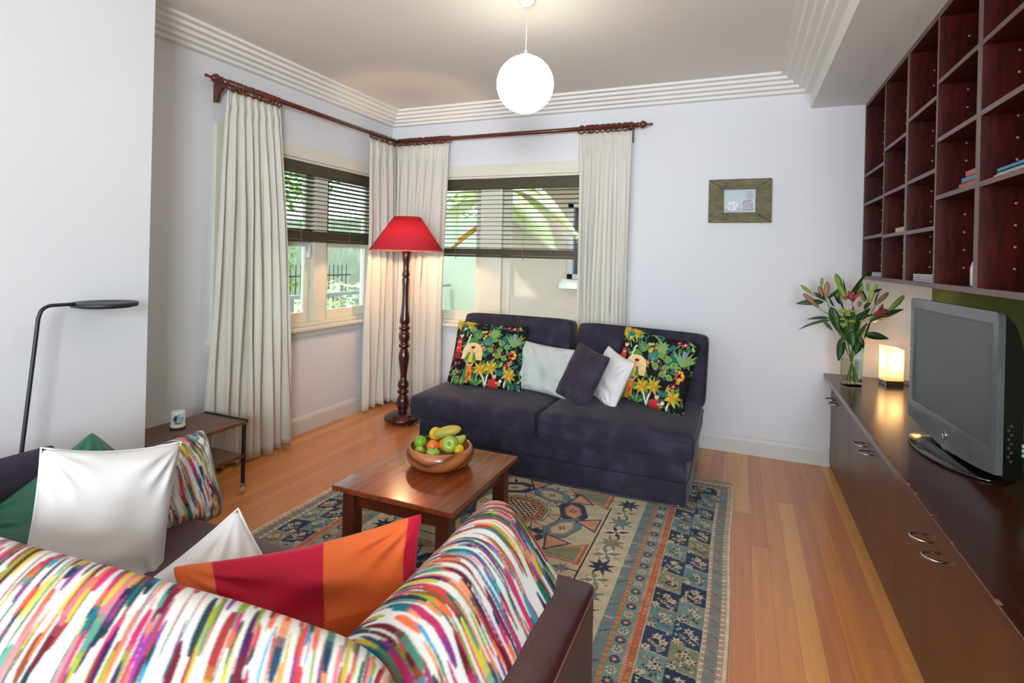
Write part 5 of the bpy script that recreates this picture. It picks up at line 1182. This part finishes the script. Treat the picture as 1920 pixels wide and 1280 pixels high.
tx = bpy.data.curves.new('brand_lettering', 'FONT'); tx.body = 'SAMSUNG'; tx.size = .022; tx.align_x = 'CENTER'; tx.extrude = .0004
tmp = bpy.data.objects.new('tmp_text', tx); COL.objects.link(tmp); dg = bpy.context.evaluated_depsgraph_get(); me = bpy.data.meshes.new_from_object(tmp.evaluated_get(dg)); bpy.data.objects.remove(tmp, do_unlink=True)
for v in me.vertices: v.co = TM @ Vector((v.co.x * 1.1, .0012, zb + .055 + v.co.y)) - t.location
me.materials.clear(); me.materials.append(M_('silver_print', (170, 172, 175), .4, c2=(160, 162, 165), scale=20)); lo = bpy.data.objects.new('brand_lettering', me); COL.objects.link(lo); lo.parent = t
obj('stand_neck', tm(MB().lathe((0, -.055, CZ), [(.001, .016), (.075, .016), (.06, .025), (.048, .04), (.046, .075), (.001, .075)], 28, Matrix.Diagonal((1.3, .8, 1)).to_3x3())), MT['blackgloss'], t)
obj('stand_base', tm(MB().lathe((0, -.045, CZ), [(.001, .001), (.22, .001), (.228, .006), (.222, .012), (.14, .017), (.001, .019)], 56, Matrix.Diagonal((1.38, .66, 1)).to_3x3())), MT['blackgloss'], t)

# ================= TABLE LAMP =================
TL = Vector((.962, 4.42, CZ)); t = thing('table_lamp', 'small glowing frosted glass block lamp on the counter', 'table lamp', tuple(TL)); M = Matrix.Translation(TL) @ Matrix.Rotation(math.radians(18), 4, 'Z')
obj('lamp_base', MB().box(-.058, .058, -.042, .042, .001, .034, M), MT['chrome'], t, bevel=.002)
P = [(-.058, -.042), (.058, -.042), (.058, .042), (-.058, .042)]; zt4 = [.262, .244, .252, .268]
m = MB(); m.add([tuple(M @ Vector((x, y, .034))) for x, y in P] + [tuple(M @ Vector((x, y, z))) for (x, y), z in zip(P, zt4)] + [tuple(M @ Vector((x * .9, y * .88, z - .0))) for (x, y), z in zip(P, zt4)] + [tuple(M @ Vector((x * .9, y * .88, .05))) for x, y in P],
    [(i, (i + 1) % 4, 4 + (i + 1) % 4, 4 + i) for i in range(4)] + [(4 + i, 4 + (i + 1) % 4, 8 + (i + 1) % 4, 8 + i) for i in range(4)] + [(8 + i, 8 + (i + 1) % 4, 12 + (i + 1) % 4, 12 + i) for i in range(4)] + [(0, 1, 2, 3), (12, 13, 14, 15)])
obj('glass_shade', m, translucent(M_('frosted_lamp_glass', (255, 240, 214), .4, emit=(255, 232, 200), es=.3, c2=(250, 236, 210), scale=4), .7, (255, 240, 214)), t, bevel=.0015)
m = MB().ball(TL + Vector((0, 0, .125)), .022, 12, (1, 1, 1.9)); obj('light_bulb', m, M_('lit_small_bulb', (255, 240, 210), .5, emit=(255, 236, 205), es=9, c2=(255, 238, 206), scale=3), t)
obj('power_cord', MB().tube([TL + Vector((.06, .03, .008)), TL + Vector((.12, .02, .004)), TL + Vector((.2, -.06, .004)), TL + Vector((.262, -.2, .004))], .003, 6), MT['black'], t)
lamp('table_lamp_light', 'POINT', tuple(TL + Vector((0, 0, .19))), 3.6, (1, .74, .46), shadow_soft_size=.03)

# ================= VASE AND FLOWERS =================
VC = Vector((.70, 4.245, CZ)); t = thing('glass_vase', 'clear square glass vase of lilies at the far end of the counter', 'vase', tuple(VC)); M = Matrix.Translation(VC) @ Matrix.Rotation(math.radians(20), 4, 'Z')
def sq(m, r0, r1, z0, z1, n=6, inner=False):
    # rounded square tube
    def ring(r, z):
        o = []
        for c in range(4):
            for k in range(n + 1):
                a = c * PI / 2 + k / n * PI / 2; sx_, sy_ = [(1, 1), (-1, 1), (-1, -1), (1, -1)][c]; o.append(M @ Vector((sx_ * (r - .012) + .012 * math.cos(a), sy_ * (r - .012) + .012 * math.sin(a), z)))
        return o
    A, B = ring(r0, z0), ring(r1, z1); k = len(A); m.add(A + B, [(i, (i + 1) % k, k + (i + 1) % k, k + i) for i in range(k)], True); return A, B
m = MB(); sq(m, .048, .054, .0, .285); sq(m, .044, .050, .022, .285); A, _ = sq(m, .048, .048, .0, .001); m.add(A, [tuple(range(len(A)))]); A, _ = sq(m, .044, .044, .021, .022); m.add(A, [tuple(range(len(A)))])
obj('vase_glass', m, MT['vaseglass'], t)
m = MB(); sq(m, .0435, .0475, .024, .175); A, B_ = sq(m, .0475, .0476, .1745, .175); m.add(B_, [tuple(range(len(B_)))]); obj('water', m, MT['water'], t)
def leafs(m, p, d, L, w, droop=.3, roll=0, n=9, fold=.15):
    d = Vector(d).normalized(); side = d.cross(Vector((0, 0, 1))); side = side.normalized() if side.length > .05 else Vector((1, 0, 0)); upv = side.cross(d).normalized()
    sv = d.cross(fw).normalized(); side = (sv * math.cos(roll * .9) + d.cross(sv) * math.sin(roll * .9)).normalized(); rows = []
    for i in range(n + 1):
        s = i / n; c = Vector(p) + d * L * s + Vector((0, 0, -1)) * droop * L * s * s; ww = w / 2 * math.sin(PI * min(1, (s * .94 + .03)) ** .75) ** .9 if 0 < i < n else .0006
        nn = side.cross(d).normalized(); rows.append([tuple(c - side * ww + nn * ww * fold), tuple(c), tuple(c + side * ww + nn * ww * fold)])
    return m.surf(rows)
def budm(p, d, L, r):
    d = Vector(d).normalized(); q = d.to_track_quat('Z', 'Y').to_matrix(); prof = [(.001, 0), (.35, .03), (.62, .15), (.9, .38), (1, .58), (.86, .78), (.5, .94), (.12, 1), (.001, 1.005)]
    return MB().lathe(p, [(a * r, b * L) for a, b in prof], 18, q, wob=lambda a, z: 1 + .10 * math.cos(3 * a))
def flower(p, d, L, w, parent, k0=0, openf=1.0, mat=None):
    d = Vector(d).normalized(); q = d.to_track_quat('Z', 'Y').to_matrix()
    for k in range(6):
        a = k0 + k * PI / 3; out = q @ Vector((math.cos(a), math.sin(a), 0)); rows = []; tn = d.cross(out).normalized(); n = 8
        for i in range(n + 1):
            s = i / n; c = Vector(p) + d * L * (s * (1 - .35 * openf * s)) + out * L * openf * (.15 * s + .75 * s * s); ww = w / 2 * math.sin(PI * (.06 + .92 * s)) ** .7 * (1 if i < n else .05)
            rows.append([tuple(c - tn * ww), tuple(c - out * ww * .12), tuple(c + tn * ww)])
        obj('petal', MB().surf(rows), mat or MT['petal'], parent, thick=.0012)
    m = MB()
    for k in range(5):
        a = k0 + k * 1.256; e = Vector(p) + d * L * .7 + q @ Vector((math.cos(a), math.sin(a), 0)) * L * .16; m.tube([p, e], .0011, 4).ball(e, .004, 5, (1, 1, 1.8))
    obj('stamens', m, M_('stamen', (196, 150, 90), .6, c2=(160, 90, 50), scale=30), parent)
yv = VC.y
def V3(px_, pz_, dy=0): return Vector((px_, yv + dy, pz_))
# image (px,py) -> x,z on the plane y = yv
def pix(a, b, dy=0):
    dv = rt * ((a - 960) / F) - up * ((b - CY) / F) + fw; k = (yv + dy) / dv.y; return Vector((dv.x * k, yv + dy, 1.5 + dv.z * k))
base_pts = [(-.02, -.02), (.015, -.02), (.02, .015), (-.015, .02), (0, 0), (-.03, 0), (.03, .0)]
neck = [(-.012, -.004), (.01, -.008), (.006, .01), (-.006, .01), (0, -.012), (-.02, 0), (.02, .006)]
def stem_thing(label, k, top, mids=(), group='lily stems in the vase', name='lily_stem'):
    b0 = VC + Vector((-neck[k][0] * 2.2, -neck[k][1] * 2.2, .028)); b1 = VC + Vector((neck[k][0] * 2, neck[k][1] * 2, .28))
    s = thing(name, label, 'flower', tuple(b0), group)
    pts = [b0, b0.lerp(b1, .5), b1] + [Vector(q) for q in mids] + [Vector(top)]
    # smooth the stem
    sm = []
    for i in range(len(pts) - 1):
        p0, p1, p2, p3 = pts[max(i - 1, 0)], pts[i], pts[i + 1], pts[min(i + 2, len(pts) - 1)]
        for j in range(6):
            u = j / 6; sm.append(.5 * ((2 * p1) + (p2 - p0) * u + (2 * p0 - 5 * p1 + 4 * p2 - p3) * u * u + (3 * p1 - p0 - 3 * p2 + p3) * u ** 3))
    sm.append(pts[-1]); obj('stem', MB().tube(sm, [.0042 - .0018 * i / len(sm) for i in range(len(sm))], 8), MT['stem'], s)
    return s
def L_(s, a, b, L, w, droop=.25, roll=0, dy=0):
    # leaf from pixel a to pixel b
    p, q = pix(*a, dy * .3), pix(*b, dy); d_ = q - p; 
    m = leafs(MB(), p, d_ + Vector((0, 0, droop * d_.length)), d_.length * 1.02, w * 1.6, droop, roll); obj('leaf', m, MT['leaf'], s, thick=.0008)
def B_(s, a, b, r, mat, dy=0):
    p, q = pix(*a, dy), pix(*b, dy); obj('bud', budm(p, q - p, (q - p).length * 1.05, r * 1.4), MT[mat], s)
def ST(s, a, b, dy=0, r=.0022):
    p, q = pix(*a, dy), pix(*b, dy); obj('stalk', MB().tube([p, (p + q) / 2 + Vector((0, 0, -.004)), q], r, 6), MT['stem'], s)
s = stem_thing('lily stem leaning left with one open cluster of reddish buds', 0, pix(1548, 560, -.02), [pix(1572, 612, -.02)])
B_(s, (1548, 560), (1551, 529), .013, 'pinkbud', -.03); B_(s, (1543, 558), (1535, 537), .010, 'pinkbud', .0); B_(s, (1540, 540), (1541, 521), .008, 'bud', .02); B_(s, (1536, 577), (1507, 551), .012, 'pinkbud', -.05); B_(s, (1522, 550), (1502, 535), .008, 'bud', .03)
ST(s, (1556, 590), (1536, 577), -.04); ST(s, (1550, 565), (1520, 549), .02); ST(s, (1547, 562), (1541, 539), .02)
for a, b, w, dr, ro in (((1545, 566), (1493, 569), .026, .12, .4), ((1548, 562), (1524, 547), .018, .1, .2), ((1555, 597), (1513, 599), .014, .25, .2), ((1558, 600), (1502, 618), .012, .3, .3), ((1543, 598), (1563, 622), .014, -.1, .3), ((1552, 560), (1577, 538), .022, -.1, .5), ((1564, 574), (1554, 556), .022, .0, .8), ((1558, 575), (1572, 622), .042, 0, 1.0)): L_(s, a, b, .1, w, dr, ro, -.02)
s = stem_thing('tall lily stem in the middle with pale green buds', 1, pix(1578, 562, .02), [pix(1590, 610, .02)])
B_(s, (1580, 546), (1567, 514), .014, 'bud', .02); B_(s, (1587, 563), (1573, 534), .014, 'bud', -.02); B_(s, (1574, 566), (1570, 545), .011, 'bud', .04); 
for a, b, w, dr, ro in (((1588, 556), (1581, 522), .026, 0, .9), ((1590, 560), (1626, 508), .032, -.12, .7), ((1575, 570), (1560, 545), .020, .1, .6), ((1582, 580), (1570, 548), .024, .0, .9), ((1580, 632), (1572, 676), .034, .0, .9)): L_(s, a, b, .1, w, dr, ro, 0)
s = stem_thing('lily stem with an opening pink bloom at the centre', 2, pix(1598, 566, -.04), [pix(1600, 612, -.03)])
p = pix(1600, 566, -.04); flower(p, (-.25, -.25, .9), .085, .036, s, .3, 1.1)
for a, b, w, dr, ro in (((1600, 556), (1616, 532), .028, .0, .8), ((1606, 590), (1590, 620), .034, 0, .7), ((1596, 620), (1600, 650), .04, .0, .8), ((1610, 640), (1604, 664), .030, .0, .7)): L_(s, a, b, .1, w, dr, ro, -.03)
B_(s, (1611, 575), (1612, 565), .009, 'pinkbud', -.05); B_(s, (1613, 552), (1614, 528), .011, 'bud', .04)
s = stem_thing('lily stem leaning right with a deep pink star bloom', 3, pix(1650, 590, -.02), [pix(1618, 616, 0)])
p = pix(1638, 590, -.04); flower(p, (.6, -.35, .35), .095, .036, s, .1, .6)
B_(s, (1664, 586), (1694, 555), .012, 'bud', .02); B_(s, (1640, 572), (1665, 549), .011, 'pinkbud', .04); ST(s, (1640, 600), (1664, 586), .0); ST(s, (1628, 600), (1640, 572), .03)
for a, b, w, dr, ro in (((1652, 597), (1699, 577), .028, .2, .3), ((1630, 604), (1668, 590), .034, .1, .4), ((1618, 600), (1640, 590), .04, .1, .7), ((1622, 628), (1666, 635), .034, .15, .3), ((1622, 638), (1634, 600), .05, .0, .9), ((1608, 628), (1616, 660), .036, 0, .9)): L_(s, a, b, .1, w, dr, ro, .0)
s = stem_thing('lily stem at the back right with small lime buds', 4, pix(1628, 560, .04), [pix(1612, 612, .02)])
B_(s, (1628, 547), (1627, 531), .007, 'bud', .03); B_(s, (1632, 549), (1644, 534), .008, 'bud', .0); B_(s, (1630, 567), (1637, 545), .011, 'bud', -.02); B_(s, (1622, 566), (1617, 549), .011, 'bud', .03)
for a, b, w, dr, ro in (((1633, 550), (1656, 541), .016, .2, .3), ((1640, 570), (1649, 545), .022, .0, .8), ((1625, 562), (1616, 541), .016, .1, .5), ((1620, 580), (1634, 566), .03, .1, .5), ((1606, 600), (1618, 585), .03, .0, .6), ((1596, 600), (1580, 588), .03, .1, .5)): L_(s, a, b, .1, w, dr, ro, .03)
for a, b, w, dr, ro in (((1590, 640), (1566, 600), .034, 0, .2), ((1594, 645), (1584, 606), .036, 0, .4), ((1600, 640), (1612, 600), .04, 0, .3), ((1606, 640), (1626, 606), .036, 0, .5), ((1598, 612), (1600, 575), .034, 0, .3), ((1610, 600), (1632, 578), .03, 0, .3), ((1584, 604), (1562, 588), .034, 0, .3)): L_(s, a, b, .1, w, dr, ro, .05)
s = stem_thing('spray of small lime green chrysanthemums in front of the lilies', 5, pix(1590, 610, -.05), [], group=None, name='chrysanthemum_stem')
for (a, b, r) in ((1581, 583, 17), (1597, 583, 13), (1590, 590, 13), (1580, 598, 12), (1598, 602, 13), (1582, 609, 14)):
    p = pix(a, b, -.05); f_ = obj('flower_head', MB().ball(p, r * .00205 * .62, 10, (1.25, 1.25, .62)).lathe(p + Vector((0, 0, -.004)), [(.001, -.002), (r * .0012, .0), (r * .00145, .004), (r * .0012, .006), (.001, .006)], 22, None, wob=lambda a_, z_: 1 + .12 * math.cos(11 * a_)), MT['daisy'], s)
    obj('stalk', MB().tube([p, (p + pix(1590, 625, -.03)) / 2 + Vector((0, 0, -.01)), pix(1590, 630, -.03)], .0016, 5), MT['stem'], f_)
